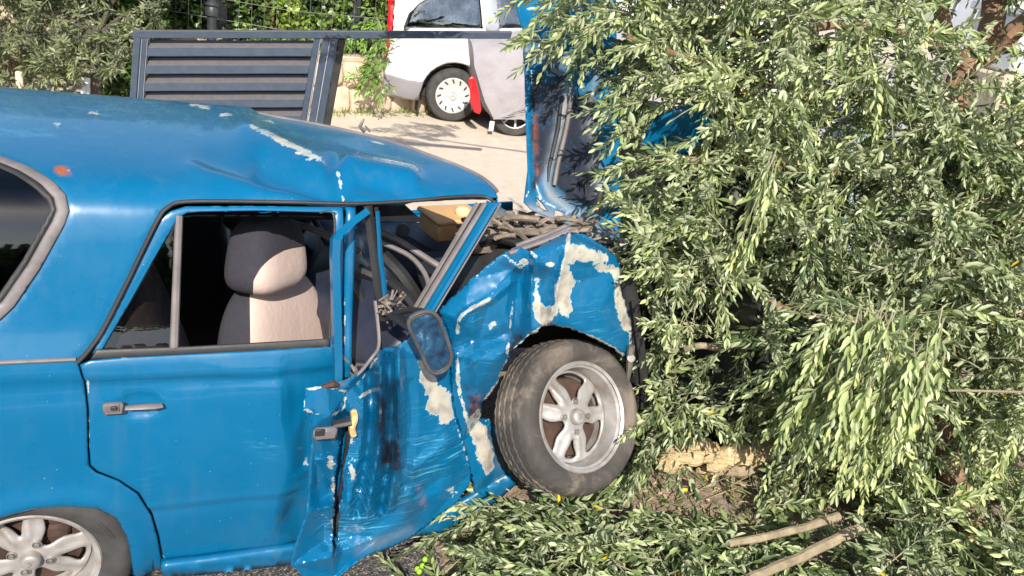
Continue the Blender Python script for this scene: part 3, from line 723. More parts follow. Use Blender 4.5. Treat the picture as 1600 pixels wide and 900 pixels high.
dchips = chipf([[(654, 562), (662, 565), (672, 580), (686, 600), (700, 608), (703, 630), (708, 652), (698, 664), (688, 660), (680, 648), (670, 646), (664, 640), (668, 622), (658, 592)],
                [(512, 715), (520, 710), (522, 730), (524, 770), (518, 760), (516, 735)], [(548, 722), (553, 726), (555, 745), (551, 754), (547, 745)], [(700, 765), (708, 758), (718, 772), (708, 776)], blob((551, 688), 4, 5)])
dlines = linef([([(478, 608), (510, 604), (541, 612), (538, 636), (524, 646)], 1.4), ([(474, 640), (500, 648), (522, 648)], 1.5), ([(524, 760), (523, 800), (520, 830)], 1.2), ([(562, 620), (578, 612)], 2), ([(500, 802), (520, 815)], .8), ([(558, 600), (570, 586), (588, 560)], 1.2), ([(705, 640), (722, 690), (736, 730)], 1.2)])
slit = [(541, 652), (549, 668), (545, 700), (536, 740), (531, 790), (527, 850), (522, 872), (520, 850), (522, 790), (524, 745), (531, 700), (537, 672)]  # cut along the valley so its deep shade reads black
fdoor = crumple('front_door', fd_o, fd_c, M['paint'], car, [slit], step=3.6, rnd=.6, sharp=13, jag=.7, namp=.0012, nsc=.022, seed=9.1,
    extra=lambda V: sum(a * np.clip(1 - segdist(V, L) / w_, 0, 1) for L, a, w_ in (
      ([(572, 560), (580, 620), (576, 690), (556, 800)], .050, 11), ([(592, 545), (596, 620), (592, 700), (574, 800)], -.045, 10), ([(607, 556), (612, 640), (606, 720), (594, 800)], .052, 9),
      ([(623, 552), (626, 620), (624, 700), (610, 790)], -.034, 10), ([(640, 600), (642, 660), (632, 760)], .016, 12), ([(552, 610), (580, 640), (600, 650)], -.010, 9),
      ([(480, 800), (560, 780), (640, 740), (700, 690)], -.012, 14), ([(530, 850), (600, 812), (690, 745)], .012, 16), ([(486, 650), (496, 760), (508, 850)], .012, 12))),
    attrs={'chip': mx(dchips, dlines), 'scr': lambda p: np.clip(1.25 * gau(p, [(540, 820), (600, 780), (640, 730), (720, 690)], 42) + .8 * gau(p, [(550, 690), (560, 760), (540, 840)], 22) + .5 * gau(p, [(600, 660), (680, 640)], 14), 0, 1.2),
           'grime_shade': lambda p: 1.1 * gau(p, [(594, 590), (600, 720)], 9) + 1.1 * gau(p, [(619, 600), (622, 730)], 7) + .6 * gau(p, [(612, 690), (640, 790)], 24) + .8 * gau(p, [(526, 790), (524, 870)], 7) + .5 * gau(p, [(590, 850), (640, 820)], 9) + .5 * gau(p, [(600, 600), (605, 660)], 10),  # paints the shade and dark reflections of the folds into the colour
           'rust': lambda p: .35 * gau(p, [(655, 760), (662, 790)], 5) + .6 * gau(p, [(515, 603), (530, 600)], 5), 'dust': lambda p: .35 * gau(p, [(560, 860), (640, 828)], 8)}, thick=.004)
h2 = MB(); h2.box(T(508, 677, -.15), (.070, .022, .040), bev=.008)
hb2 = h2.build('door_handle', M['greyrub'], fdoor); MB().box(T(500, 676, -.162), (.028, .008, .022), bev=.002).build('handle_lock', M['rubber'], fdoor)
MB().tube([T(520, 664, -.10), T(548, 658, -.10)], [.017, .019], 8, squash=.6).build('handle_pull', M['rubber'], fdoor)
MB().tube(spl([T(552, 640, -.09), T(554, 655, -.098), T(550, 668, -.098), T(553, 682, -.09)], 4), [.006] + [.011] * 11 + [.004], 7).build('torn_foam', M['foam'], fdoor)
MB().tube(spl([T(506, 603, -.07), T(535, 598, -.06), T(560, 584, -.05), T(580, 560, -.05), T(592, 540, -.02), T(590, 500, .02), T(586, 470, .05)], 5), .0055, 6).build('door_edge_seal', M['greyrub'], fdoor)
MB().tube([T(500, 606, -.09), T(520, 600, -.085), T(530, 602, -.08)], [.006, .012, .006], 6).build('rusty_catch', M['brake'], fdoor)
# crushed lock mechanism seen behind the torn edge
jk = MB(); rj = random.Random(3)
for i in range(16):
    x, y = rj.uniform(532, 572), rj.uniform(560, 625); jk.tube([T(x, y, rj.uniform(0, .05)), T(x + rj.uniform(-18, 18), y + rj.uniform(-22, 22), rj.uniform(.0, .06))], rj.uniform(.003, .008), 5)
jk.build('lock_mechanism', M['steel'], car)

# door mirror
mo = [(641, 498), (655, 489), (672, 487), (684, 496), (692, 515), (700, 535), (705, 555), (702, 570), (692, 580), (678, 583), (668, 574), (658, 552), (647, 528), (639, 510)]
mo3 = [T(x, y, -.16) for x, y in spl([np.array(p) for p in mo], 3, True)]
mc = np.mean(mo3, 0)
mir = MB(); mir.tube(mo3 + [mo3[0]], .0065, 8, cap=False)
inn = [mc + (p - mc) * .9 + [0, .035, 0] for p in mo3]; inn2 = [mc + (p - mc) * .5 + [0, .06, 0] for p in mo3]; k = len(mo3)
mir.add(mo3 + inn + inn2, [(i, (i + 1) % k, k + (i + 1) % k, k + i) for i in range(k)] + [(k + i, k + (i + 1) % k, 2 * k + (i + 1) % k, 2 * k + i) for i in range(k)] + [tuple(2 * k + i for i in range(k))])
M['mirrorshell'] = simple('scuffed_grey_black_plastic', (.07, .068, .075), .35, var=.4, scale=12)
mirror = mir.build('door_mirror', M['mirrorshell'], car)
MB().tube([T(612, 494, -.03), T(626, 500, -.08), T(645, 516, -.135)], [.018, .020, .016], 8, squash=.6).tube([T(614, 492, -.03), T(640, 484, -.07), T(662, 487, -.14)], [.012, .010, .01], 6).build('mirror_arm', M['plastic'], mirror)
gin = [mc + (p - mc) * .93 + [0, -.001, 0] for p in mo3]; MB().add(gin, [tuple(range(k))]).build('mirror_glass', M['mirror'], mirror, smooth=False)
MB().tube(gin + [gin[0]], .0032, 6, cap=False).build('mirror_bezel', M['rubber'], mirror)
jm = MB()
for i in range(34):
    x, y = rj.uniform(592, 628), rj.uniform(468, 494); jm.tube([T(x, y, rj.uniform(.0, .08)), T(x + rj.uniform(-14, 14), y + rj.uniform(-16, 16), rj.uniform(.0, .08))], rj.uniform(.0015, .0055), 5)
jm.build('hinge_debris', M['dustmetal'], car)

# ---- wheels
def rim_face(parent, deep, rot):
    # plane coordinates (x, z) of the wheel; y = depth inward
    def P2(r, a): a = R(a + rot); return (r * math.cos(a), r * math.sin(a))
    holes = []
    for b in (0, 120, 240):
        big = [P2(.052, b), P2(.060, b + 12), P2(.10, b + 17), P2(.140, b + 27), P2(.150, b + 20), P2(.153, b), P2(.150, b - 20), P2(.140, b - 27), P2(.10, b - 17), P2(.060, b - 12)]
        holes.append([tuple(q) for q in spl([np.array(q) for q in big], 3, True)])
        sm_ = [P2(.080, b + 60), P2(.105, b + 66), P2(.138, b + 70.5), P2(.145, b + 60), P2(.138, b + 49.5), P2(.105, b + 54)]
        holes.append([tuple(q) for q in spl([np.array(q) for q in sm_], 3, True)])
    out = [P2(.160, a) for a in range(0, 360, 6)]
    V, Fc, bd = cdt(out, holes, .008, .003)
    r = np.hypot(V[:, 0], V[:, 1])
    y = deep + .022 * sm((r - .05) / .11) - .006 * np.exp(-(r / .05) ** 2)
    hb_ = np.min([segdist(V, h, True) for h in holes], 0); y += .007 * np.exp(-hb_ / .0035)
    ang = np.degrees(np.arctan2(V[:, 1], V[:, 0])) - rot
    y -= .008 * np.exp(-((np.abs(((ang + 60) % 120) - 60) - 45) / 6) ** 2) * sm((r - .05) / .03) * (1 - sm((r - .14) / .02))
    o = mk('spokes', np.stack([V[:, 0], y, V[:, 1]], 1), Fc, M['silver'], parent)
    if o.data.polygons[0].normal.y > 0: o.data.flip_normals()
    solid(o, .018); return o
def make_wheel(origin, Mrot, tyremat, rot, wd=.165, spin=0):
    # wheel axis = local Y, outer face towards -Y; origin = centre of the outer face plane
    dr = MB(); dr.lathe([(.0, .075), (.045, .075), (.05, .085), (.135, .088), (.14, .095), (.14, .14), (.02, .145)], 40)
    # caliper-like lump
    dr.box((.07, .085, .06), (.07, .03, .05), bev=.01)
    wh = dr.build('wheel', M['brake'], car); wh.matrix_local = Matrix.Translation(Vector(origin)) @ Mrot.to_4x4()
    RR = .192
    prof_ = [(RR - .012, .0), (RR - .002, -.006), (RR + .002, .0), (RR, .006), (.172, .012), (.168, .03), (.163, .065), (.158, .10), (.150, .14), (.185, wd)]
    rim = MB().lathe(prof_, 72).build('rim', M['silver'], wh)
    rim_face(rim, .045, rot)
    tr = [(RR - .004, .006), (RR + .004, -.004), (.215, -.014), (.232, -.017), (.25, -.016), (.266, -.008), (.279, .006), (.286, .020)]
    gro = []
    ys = np.linspace(.022, wd - .022, 29)
    for i, yy in enumerate(ys): gro.append((.290 - (.0075 if i in (6, 7, 14, 15, 21, 22) else 0) - 5.0 * (yy - wd / 2) ** 2 * .35, yy))
    tr += gro + [(.286, wd - .02), (.266, wd + .008), (.24, wd + .014), (.20, wd + .006), (RR - .004, wd)]
    n = 150; tm = MB(); tm.lathe(tr, n)
    V = np.array(tm.v).reshape(len(tr), n, 3)
    for j in range(len(tr)):
        rr = tr[j][0]
        if .275 < rr and 6 < j < len(tr) - 4:
            for a in range(n):
                ph = (a + int(abs(tr[j][1] - wd / 2) * 60)) % 3
                if ph == 0: V[j, a, [0, 2]] *= .9862
    tm.v = [tuple(p) for p in V.reshape(-1, 3)]
    ty = tm.build('tyre', tyremat, wh)
    for a0, a1, rr in ((20, 48, .238), (20, 44, .246), (150, 190, .24), (250, 280, .243)):
        MB().tube([(rr * math.cos(R(a)), -.0168, rr * math.sin(R(a))) for a in np.linspace(a0, a1, 12)], .0016, 4).build('raised_rib', tyremat, wh)
    cm = MB().lathe([(0, .012), (.012, .012), (.022, .014), (.0265, .019), (.028, .03), (.029, .06)], 28).build('centre_cap', M['silver'], rim)
    # small raised emblem on the cap
    e = MB(); e.tube([(-.009, .011, -.010), (.009, .0105, .0), (-.009, .011, .010)], .0018, 4).build('cap_emblem', M['silver'], rim) if False else None
    MB().tube([(.008, .0115, .009), (-.004, .0115, .006), (.005, .0115, -.001), (-.006, .0115, -.010)], .0016, 5).build('cap_emblem', M['greyrub'], rim)
    for i in range(4):
        a = R(90 * i + spin); b = MB().lathe([(0, .032), (.006, .032), (.0085, .035), (.0088, .052)], 10)
        b.v = [(x + .053 * math.cos(a), y, z + .053 * math.sin(a)) for x, y, z in b.v]; b.build('wheel_bolt', M['steel'], rim)
        b2 = MB().lathe([(.0125, .036), (.0135, .0365), (.013, .044), (.0125, .036)], 14); b2.v = [(x + .053 * math.cos(a), y + .0, z + .053 * math.sin(a)) for x, y, z in b2.v]; b2.build('bolt_recess', M['silver'], rim)
    return wh
make_wheel((0.0, .035, .285), Matrix.Identity(3), M['tyre_clean'], 48, spin=70)
# front wheel: turned away and leaning
cw = w2c(D(911, 651, 2.78))
tocam = CAMC - cw; tocam /= np.linalg.norm(tocam); rtc = CM @ RT; rtc = rtc - tocam * (rtc @ tocam); rtc /= np.linalg.norm(rtc); upc = np.cross(tocam, rtc)
nout = math.cos(R(41)) * tocam + math.sin(R(41)) * rtc + .0 * upc; nout /= np.linalg.norm(nout)
ya = -nout; za = upc - ya * (upc @ ya); za /= np.linalg.norm(za); xa = np.cross(ya, za)
Mw = Matrix([[xa[i], ya[i], za[i]] for i in range(3)])
fwh = make_wheel(tuple(cw), Mw, M['tyre'], 88, spin=92)
for ch_ in fwh.children:
    if ch_.name.startswith('tyre'):
        for v_ in ch_.data.vertices:
            r_ = math.hypot(v_.co.x, v_.co.z); k_ = 1 - .045 * max(0, min(1, (r_ - .195) / .09)); v_.co.x *= k_; v_.co.z *= k_

# dark wheel housings
def liner(x0, z0, rr, y0, y1, name='wheel_arch_liner'):
    m = MB(); n = 22
    a = np.linspace(-.35, math.pi + .35, n); v = [(x0 + rr * math.cos(q), y, z0 + rr * math.sin(q)) for y in (y0, y1) for q in a]
    m.add(v, [(i, i + 1, n + i + 1, n + i) for i in range(n - 1)] + [tuple(n + i for i in range(n))]); return m.build(name, M['rubber'], car)
liner(.0, .25, .335, .03, .42); liner(float(cw[0]) + .02, float(cw[2]) + .05, .40, .14, .55)

# ---- floor, far side, tail, headlining, seats
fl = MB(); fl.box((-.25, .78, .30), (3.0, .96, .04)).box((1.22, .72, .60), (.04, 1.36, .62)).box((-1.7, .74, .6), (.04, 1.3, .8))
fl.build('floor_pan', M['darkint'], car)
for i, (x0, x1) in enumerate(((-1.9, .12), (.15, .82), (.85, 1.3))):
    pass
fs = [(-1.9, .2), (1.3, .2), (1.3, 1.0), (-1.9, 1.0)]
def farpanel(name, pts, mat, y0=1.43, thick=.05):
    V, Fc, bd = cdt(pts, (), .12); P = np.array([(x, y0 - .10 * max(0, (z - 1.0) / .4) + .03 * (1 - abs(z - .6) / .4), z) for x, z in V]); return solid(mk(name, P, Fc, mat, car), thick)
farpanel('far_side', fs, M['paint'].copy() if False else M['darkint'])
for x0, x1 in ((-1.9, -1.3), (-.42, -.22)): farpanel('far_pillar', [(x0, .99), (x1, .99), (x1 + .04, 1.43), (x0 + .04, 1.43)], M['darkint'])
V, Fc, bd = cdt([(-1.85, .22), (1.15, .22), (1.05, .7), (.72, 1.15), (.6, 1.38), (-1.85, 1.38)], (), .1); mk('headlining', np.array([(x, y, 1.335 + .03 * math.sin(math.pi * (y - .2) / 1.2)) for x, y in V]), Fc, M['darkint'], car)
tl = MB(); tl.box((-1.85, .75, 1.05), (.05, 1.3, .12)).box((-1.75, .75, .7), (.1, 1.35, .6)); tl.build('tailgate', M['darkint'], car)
# rear bench
rb = MB(); rb.box((-.33, .74, .62), (.16, 1.22, .62), Matrix.Rotation(R(-14), 3, 'Y'), bev=.06).box((-.05, .74, .46), (.5, 1.22, .16), bev=.05); rb.build('rear_bench', M['darkint'], car)
def selip(c, sz, rot, e=.45, nu=40, nv=64, f=None):
    v = []; 
    for i in range(nu + 1):
        th = -math.pi / 2 + math.pi * i / nu
        for j in range(nv):
            ph = 2 * math.pi * j / nv; g = lambda q, p: math.copysign(abs(q) ** p, q)
            v.append((g(math.cos(th), e) * g(math.cos(ph), e) * sz[0] / 2, g(math.cos(th), e) * g(math.sin(ph), e) * sz[1] / 2, g(math.sin(th), e) * sz[2] / 2))
    fcs = [(i * nv + j, i * nv + (j + 1) % nv, (i + 1) * nv + (j + 1) % nv, (i + 1) * nv + j) for i in range(nu) for j in range(nv)]
    loc = np.array(v); V = loc.copy()
    if f is not None: V = np.array([f(p) for p in V])
    Rm = np.array(rot); V = V @ Rm.T + np.asarray(c); return V, fcs, loc
def seat(off, yaw, mats, name):
    # everything hangs from a backrest mesh
    rot = Matrix.Rotation(R(yaw), 3, 'Z') @ Matrix.Rotation(R(-14), 3, 'Y')
    bc = np.array(T(458, 500, .42)) + off; hc_ = np.array(T(418, 396, .40)) + off
    V, Fq, L = selip(bc - [0.03, 0, .20], (.22, .60, .72), rot, .55, f=lambda p: (p[0] * (1 - .25 * max(0, p[2]) / .33), p[1] * (1 - .22 * (max(0, p[2]) / .33) ** 2), p[2]))
    def cls(L, Fq, k0, tl_=.0):
        out = []
        for q in Fq:
            c = L[list(q)].mean(0); u = c[0] + tl_ * c[2]; out.append(1 if u > k0 + .012 else (2 if u > k0 else 0))
        return out
    def two(nm, V, Fq, par, fn):
        if mats: o = mk(nm, V, Fq, mats, par); o.data.polygons.foreach_set('material_index', [0] * len(Fq)); return o
        return mk(nm, V, Fq, M['seatcloth'], par, attrs={'cut': fn(pix(V))})
    sb = two(name, V, Fq, car, lambda p: (p[:, 0] - (388 + .012 * (p[:, 1] - 460))))
    rot2 = Matrix.Rotation(R(yaw - 4), 3, 'Z') @ Matrix.Rotation(R(-8), 3, 'Y') @ Matrix.Rotation(R(-10), 3, 'X')
    V, Fq, L = selip(hc_, (.17, .31, .25), rot2, .6, f=lambda p: (p[0] * (1 - .15 * p[2] / .12), p[1] * (1 - .12 * p[2] / .12), p[2]))
    hr = two('headrest', V, Fq, sb, lambda p: -sdf(p, [(300, 300), (500, 300), (500, 384), (474, 383), (446, 388), (424, 400), (406, 416), (394, 438), (392, 480), (300, 480)]))
    V, Fq, L = selip(bc + [.25, 0, -.50], (.52, .48, .18), Matrix.Rotation(R(yaw * .4), 3, 'Z'), .5)
    cu = mk('seat_cushion', V, Fq, mats[0] if mats else M['charcoal'], sb)
    for s in (-.06, .06): MB().tube([hc_ + [-.02, s * .6, -.09], hc_ + [-.025, s * .6, -.17]], .006, 6).build('headrest_post', M['steel'], hr)
    return sb
seat(np.zeros(3), -34, None, 'passenger_seat')
seat(np.array([-.02, .66, -.03]), 0, [M['plastic'], M['darkint'], M['rubber']], 'driver_seat')
V, Fq, L = selip(T(205, 520, .36), (.26, .5, .60), Matrix.Rotation(R(-20), 3, 'Y'), .5); mk('brown_reflection_seat', V, Fq, simple('mauve_brown_reflection_cloth', (.17, .12, .115), .95, var=.2, scale=20), car)  # seat back added to imitate the brown reflection in the rear glass
# steering wheel and dashboard shoved back
sw = MB(); sc_ = np.array([1.0, 1.05, .96]); q = Matrix.Rotation(R(60), 3, 'Y')
ringp = [np.array(q @ Vector((.19 * math.cos(a), .19 * math.sin(a), 0))) + sc_ for a in np.linspace(0, 2 * math.pi, 33)]
sw.tube(ringp, .013, 8, cap=False).tube([ringp[0], sc_, ringp[16]], .014, 6).tube([ringp[8], ringp[24]], .012, 6).box(sc_, (.05, .10, .12), bev=.02); sw.build('steering_wheel', M['plastic'], car)
# dash: folded dome, broken up into ridges
db = MB(); dbs = []
xs_ = np.linspace(0, 1, 34); ys_ = np.linspace(0, 1, 40)
pts = [(.98, .0, .70), (1.0, .0, .92), (1.05, .0, 1.02), (1.13, .0, 1.075), (1.22, .0, 1.06), (1.29, .0, 1.0), (1.32, 0, .8)]
cv = spl([np.array(p) for p in pts], 6); v = []
for jy in ys_:
    Y = .10 + 1.28 * jy
    for p in cv:
        n = mn.fractal(Vector((p[0] * 7, Y * 5, p[2] * 7)), 1, 2, 3)
        v.append((p[0] + .10 * math.sin(math.pi * jy) * -1 + .05 * n, Y, p[2] - .10 * (1 - jy) ** 2 + .03 * n + .03 * math.sin(jy * 9)))
nc = len(cv); db.add(v, [(i * nc + j, i * nc + j + 1, (i + 1) * nc + j + 1, (i + 1) * nc + j) for i in range(len(ys_) - 1) for j in range(nc - 1)])
solid(db.build('dashboard', M['dash'], car), .01)
dc = MB()
dc.tube(spl([T(592, 360, .55), T(630, 380, .5), T(680, 412, .45), T(712, 430, .4)], 5), .012, 8)
dc.tube(spl([T(594, 378, .45), T(640, 400, .38), T(665, 430, .30), T(672, 462, .2)], 5), .009, 8)
dc.tube(spl([T(430, 350, .8), T(470, 352, .7), T(520, 372, .6), T(560, 392, .5)], 5), .014, 8)
dc.build('windscreen_base_trim', M['greyrub'], car)
for i in range(7):
    x, y = rj.uniform(540, 660), rj.uniform(400, 500)
m = MB()
for (x0, y0, x1, y1, yy, r_) in ((560, 420, 640, 470, .35, .02), (600, 400, 655, 470, .3, .025), (560, 470, 640, 520, .3, .03), (570, 500, 610, 560, .2, .02), (555, 440, 600, 560, .3, .015), (610, 440, 655, 490, .22, .02)):
    m.tube(spl([T(x0, y0, yy + .1), T((x0 + x1) / 2, (y0 + y1) / 2 - 6, yy + .04), T(x1, y1, yy)], 4), r_, 7)
m.build('broken_dash_pieces', M['plastic'], car)

# ---- engine bay: far wing rail, inner wing, box, rubble
def bayplate(name, pts, mat, th=.01, bev=None):
    V, Fc, bd = cdt([(p[0], p[1]) for p in pts], (), 12); f = interp(pts); P = np.array([T(a[0], a[1], y + .006 * mn.noise(Vector((a[0] * .06, a[1] * .06, 2)))) for a, y in zip(V, f(V))])
    return solid(mk(name, P, Fc, mat, car), th)
for k_, dy in enumerate((0, 6, 12)):
    nochip(MB().tube([T(588, 340 + dy, 1.22), T(640, 333 + dy, 1.24), T(722, 323 + dy * .8, 1.26), T(800, 318 + dy * .7, 1.28)], .012, 6).build('far_wing_rail', M['paint'], car))
bayplate('inner_wing', [(588, 355, 1.18), (640, 350, 1.16), (700, 352, 1.16), (800, 338, 1.2), (770, 420, .95), (690, 430, .9), (640, 395, .95), (590, 372, 1.0)], M['greybay'])
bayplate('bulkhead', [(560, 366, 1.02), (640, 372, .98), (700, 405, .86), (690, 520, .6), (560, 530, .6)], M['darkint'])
MB().tube([T(629, 358, 1.12), T(630, 360, 1.0)], .028, 16).build('strut_hole', M['rubber'], car)
tb = T(706, 352, .98); q = Matrix.Rotation(R(12), 3, 'Z')
MB().box(tb, (.24, .18, .085), q, bev=.012).build('air_filter_box', M['tan'], car); MB().box(tb + [0, 0, .05], (.26, .20, .022), q, bev=.008).build('filter_box_lid', M['cream'].copy() if False else M['tan'], car)
V, Fq, L = selip(T(723, 331, .95), (.07, .06, .05), Matrix.Identity(3), .9, 10, 14); mk('filler_cap', V, Fq, M['cream'], car)
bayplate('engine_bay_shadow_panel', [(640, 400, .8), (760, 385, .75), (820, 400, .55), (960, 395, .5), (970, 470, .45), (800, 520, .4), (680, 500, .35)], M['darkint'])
rub = MB(); rr_ = random.Random(11)
for i in range(46):
    t = rr_.random(); x = 742 + 170 * t + rr_.uniform(-8, 8); y = 352 + 10 * t + rr_.uniform(-14, 16); Y = .35 + .4 * rr_.random()
    L_ = rr_.uniform(25, 70); a = R(rr_.choice([-12, -8, 10, 18, -20, 40]) + rr_.uniform(-10, 10)); 
    rub.tube(spl([T(x - L_ * .5 * math.cos(a), y - L_ * .5 * math.sin(a), Y), T(x, y - rr_.uniform(0, 5), Y + .02), T(x + L_ * .5 * math.cos(a), y + L_ * .5 * math.sin(a), Y)], 3), rr_.uniform(.006, .016), 6, squash=rr_.uniform(.5, 1.2))
rub.build('crushed_pipes', M['dustmetal'], car)
pl = MB()
for (x, y, sx, sy, sz, a, Yy) in ((800, 362, .20, .10, .03, 14, .5), (770, 348, .16, .12, .05, -20, .6), (850, 362, .26, .05, .02, -14, .4), (870, 350, .22, .05, .02, 8, .5), (748, 380, .12, .1, .05, 10, .5), (905, 352, .12, .1, .02, -20, .4)):
    pl.box(T(x, y, Yy), (sx, sy, sz), Matrix.Rotation(R(a), 3, 'Y') @ Matrix.Rotation(R(a * 2), 3, 'Z'), bev=.008)
pl.build('crushed_brackets', M['dustmetal'], car)
V, Fq, L = selip(T(775, 345, .62), (.12, .12, .10), Matrix.Identity(3), .8, 14, 20); mk('fluid_reservoir', V, Fq, M['greybay'], car)
MB().tube(spl([T(742, 392, .5), T(770, 372, .45), T(810, 380, .4), T(835, 392, .35)], 5), .05, 10, squash=.4).build('air_duct', M['plastic'], car)
# pale wing channel along the wing top
MB().tube([T(800, 392, .07), T(850, 374, .08), T(890, 356, .09)], .012, 6, squash=.5).tube([T(795, 396, .03), T(845, 379, .05), T(888, 363, .05)], .008, 6).tube([T(806, 384, .12), T(850, 368, .13), T(884, 353, .14)], .007, 6).build('wing_channel', M['greyrub'], car)
en = MB()
for i in range(26):
    x, y = rr_.uniform(920, 972), rr_.uniform(358, 400); en.tube([T(x, y, rr_.uniform(.08, .2)), T(x + rr_.uniform(-22, 22), y + rr_.uniform(-14, 14), rr_.uniform(.08, .2))], rr_.uniform(.003, .008), 5)
en.build('torn_wing_edge', M['steel'], car)

# ---- bonnet, torn loose and standing on end
def hoodP(px, py, off=0):
    dep = 3.02 + .12 * (px - 820) / 150 + .28 * (330 - py) / 330 + off
    return cdep(px, py, dep)
def hoodpanel(name, outline, mat, offf, attrs, step=6, thick=.006, parent=None, holes=()):
    V, Fc, bd = cdt(outline, holes, step, 0); off = offf(V); P = np.array([hoodP(a[0], a[1], o) for a, o in zip(V, off)])
    o = mk(name, P, Fc, mat, parent or car, attrs={k: f(V) for k, f in attrs.items()})
    c = P[Fc[len(Fc) // 2]].mean(0)
    if np.array(o.data.polygons[len(Fc) // 2].normal) @ (CAMC - c) < 0: o.data.flip_normals()
    return solid(o, thick)
HO = [(807, -70), (806, 0), (812, 30), (822, 62), (817, 82), (820, 130), (822, 178), (824, 266), (818, 315), (833, 330), (869, 344), (926, 366), (957, 374), (968, 372), (972, 300), (966, 150), (960, -70)]
ribs = [[(889, 138), (874, 200), (862, 250), (853, 284), (862, 306), (890, 325), (926, 338), (936, 318), (938, 290)], [(938, 290), (930, 240), (922, 190), (925, 140), (940, 100)]]
def hoff(V):
    d = -.030 * gau(V, ribs[0], 11) - .022 * gau(V, ribs[1], 10)
    d += .020 * gau(V, [(884, 180), (868, 240), (860, 275)], 5) * 0
    d -= .035 * gau(V, [(822, 72), (850, 86), (900, 96)], 8)
    d += .05 * sm((80 - V[:, 1]) / 60)
    d -= .02 * gau(V, [(822, 80), (824, 180), (826, 300)], 5)
    d -= .03 * gau(V, [(830, 325), (880, 345), (950, 368)], 9)
    d += .012 * np.array([mn.fractal(Vector((p[0] * .02, p[1] * .013, 7)), 1, 2, 3) for p in V])
    return d
slots = [[(868, 318 + 10), (882, 333), (880, 343), (866, 338)], [(890, 336), (906, 341), (904, 351), (890, 347)], [(912, 346), (926, 351), (924, 361), (912, 357)], [(836, 306), (848, 318), (858, 330), (846, 326)]]
hood = hoodpanel('bonnet', HO, M['paint'], hoff, {'chip': mx(chipf([blob((842, 320), 8, 4, 40)]), linef([([(830, 95), (832, 150), (834, 190)], 1.0), ([(824, 90), (821, 200)], .4)])), 'scr': lambda p: .5 * gau(p, [(850, 150), (850, 260)], 20),
    'grime_shade': lambda p: 1.0 * gau(p, [(879, 200), (866, 260)], 4) + .95 * np.clip(sdf(p, [(884, 150), (925, 150), (935, 240), (930, 325), (890, 312), (868, 285), (876, 230)]) / 6 + .9, 0, 1) * 1.8 + 1.5 * np.clip(sdf(p, [(828, 95), (884, 110), (878, 170), (852, 270), (832, 300)]) / 6 + .5, 0, 1) + .8 * gau(p, [(830, 88), (880, 104)], 5), 'rust': lambda p: .5 * gau(p, [(836, 180), (837, 230), (840, 272)], 3),  # inner face of the bonnet darkened towards navy
    'dust': lambda p: np.clip(1.0 * gau(p, ribs[0], 9) + .6 * gau(p, ribs[1], 8) + .9 * gau(p, [(830, 325), (880, 340), (955, 366)], 9)  + 1.1 * gau(p, [(822, 76), (900, 98)], 9), 0, 1.6) * (p[:, 1] > 62)}, 4.5, .006, holes=slots)
MB().tube([hoodP(878, 150, -.035), hoodP(872, 200, -.035), hoodP(858, 262, -.035), hoodP(856, 284, -.03)], [.006, .009, .007, .003], 6).build('bonnet_gap_seal', M['rubber'], hood)
MB().tube(spl([hoodP(893, 148, -.04), hoodP(885, 200, -.045), hoodP(872, 255, -.045), hoodP(866, 290, -.035)], 4), .009, 6).build('bonnet_rib', M['greyrub'], hood)
MB().tube([hoodP(908, 282, -.03), hoodP(914, 284, -.05)], .013, 8).tube([hoodP(915, 286, -.04), hoodP(916, 300, -.03), hoodP(912, 320, -.03)], .004, 6).build('bonnet_stop', M['rubber'], hood)
MB().tube(spl([hoodP(936, 280, -.03), hoodP(939, 300, -.035), hoodP(932, 330, -.03)], 4), .007, 6).build('rusty_stay', M['foam'], hood)
# more of the wreck glimpsed through the leaves
def sheet(name, pts, mat, dn, parent=car, th=.01):
    V, Fc, bd = cdt([p[:2] for p in pts], (), 10); f = interp(pts)
    P = np.array([cdep(a[0], a[1], d + .03 * mn.noise(Vector((a[0] * .03, a[1] * .03, 2)))) for a, d in zip(V, f(V))]); o = mk(name, P, Fc, mat, parent)
    return solid(o, th)
nochip(sheet('far_wing', [(1000, 230, 3.15), (1015, 185, 3.1), (1060, 168, 3.05), (1100, 160, 3.05), (1112, 200, 3.1), (1090, 225, 3.15), (1060, 260, 3.3)], M['paint'], 0))
gr = MB()
for i in range(11):
    gr.tube([cdep(1085 + i * 4, 420 - i * 14, 3.35), cdep(1210 + i * 3, 355 - i * 13, 3.45)], .012, 4)
for i in range(8): gr.tube([cdep(1045, 520 - i * 9, 3.2), cdep(1115, 500 - i * 7, 3.3)], .011, 4)
gr.build('radiator_grille', M['plastic'], car)
fr = MB(); fr.box(cdep(1020, 300, 3.75), (.25, .6, .75), bev=.05).box(cdep(1160, 380, 3.75), (.7, .5, .75), bev=.05).box(cdep(1040, 470, 3.55), (.10, 1.2, .55)).box(cdep(960, 500, 3.6), (.55, .7, .5), bev=.05); fr.build('nose_structure', M['rubber'], car)

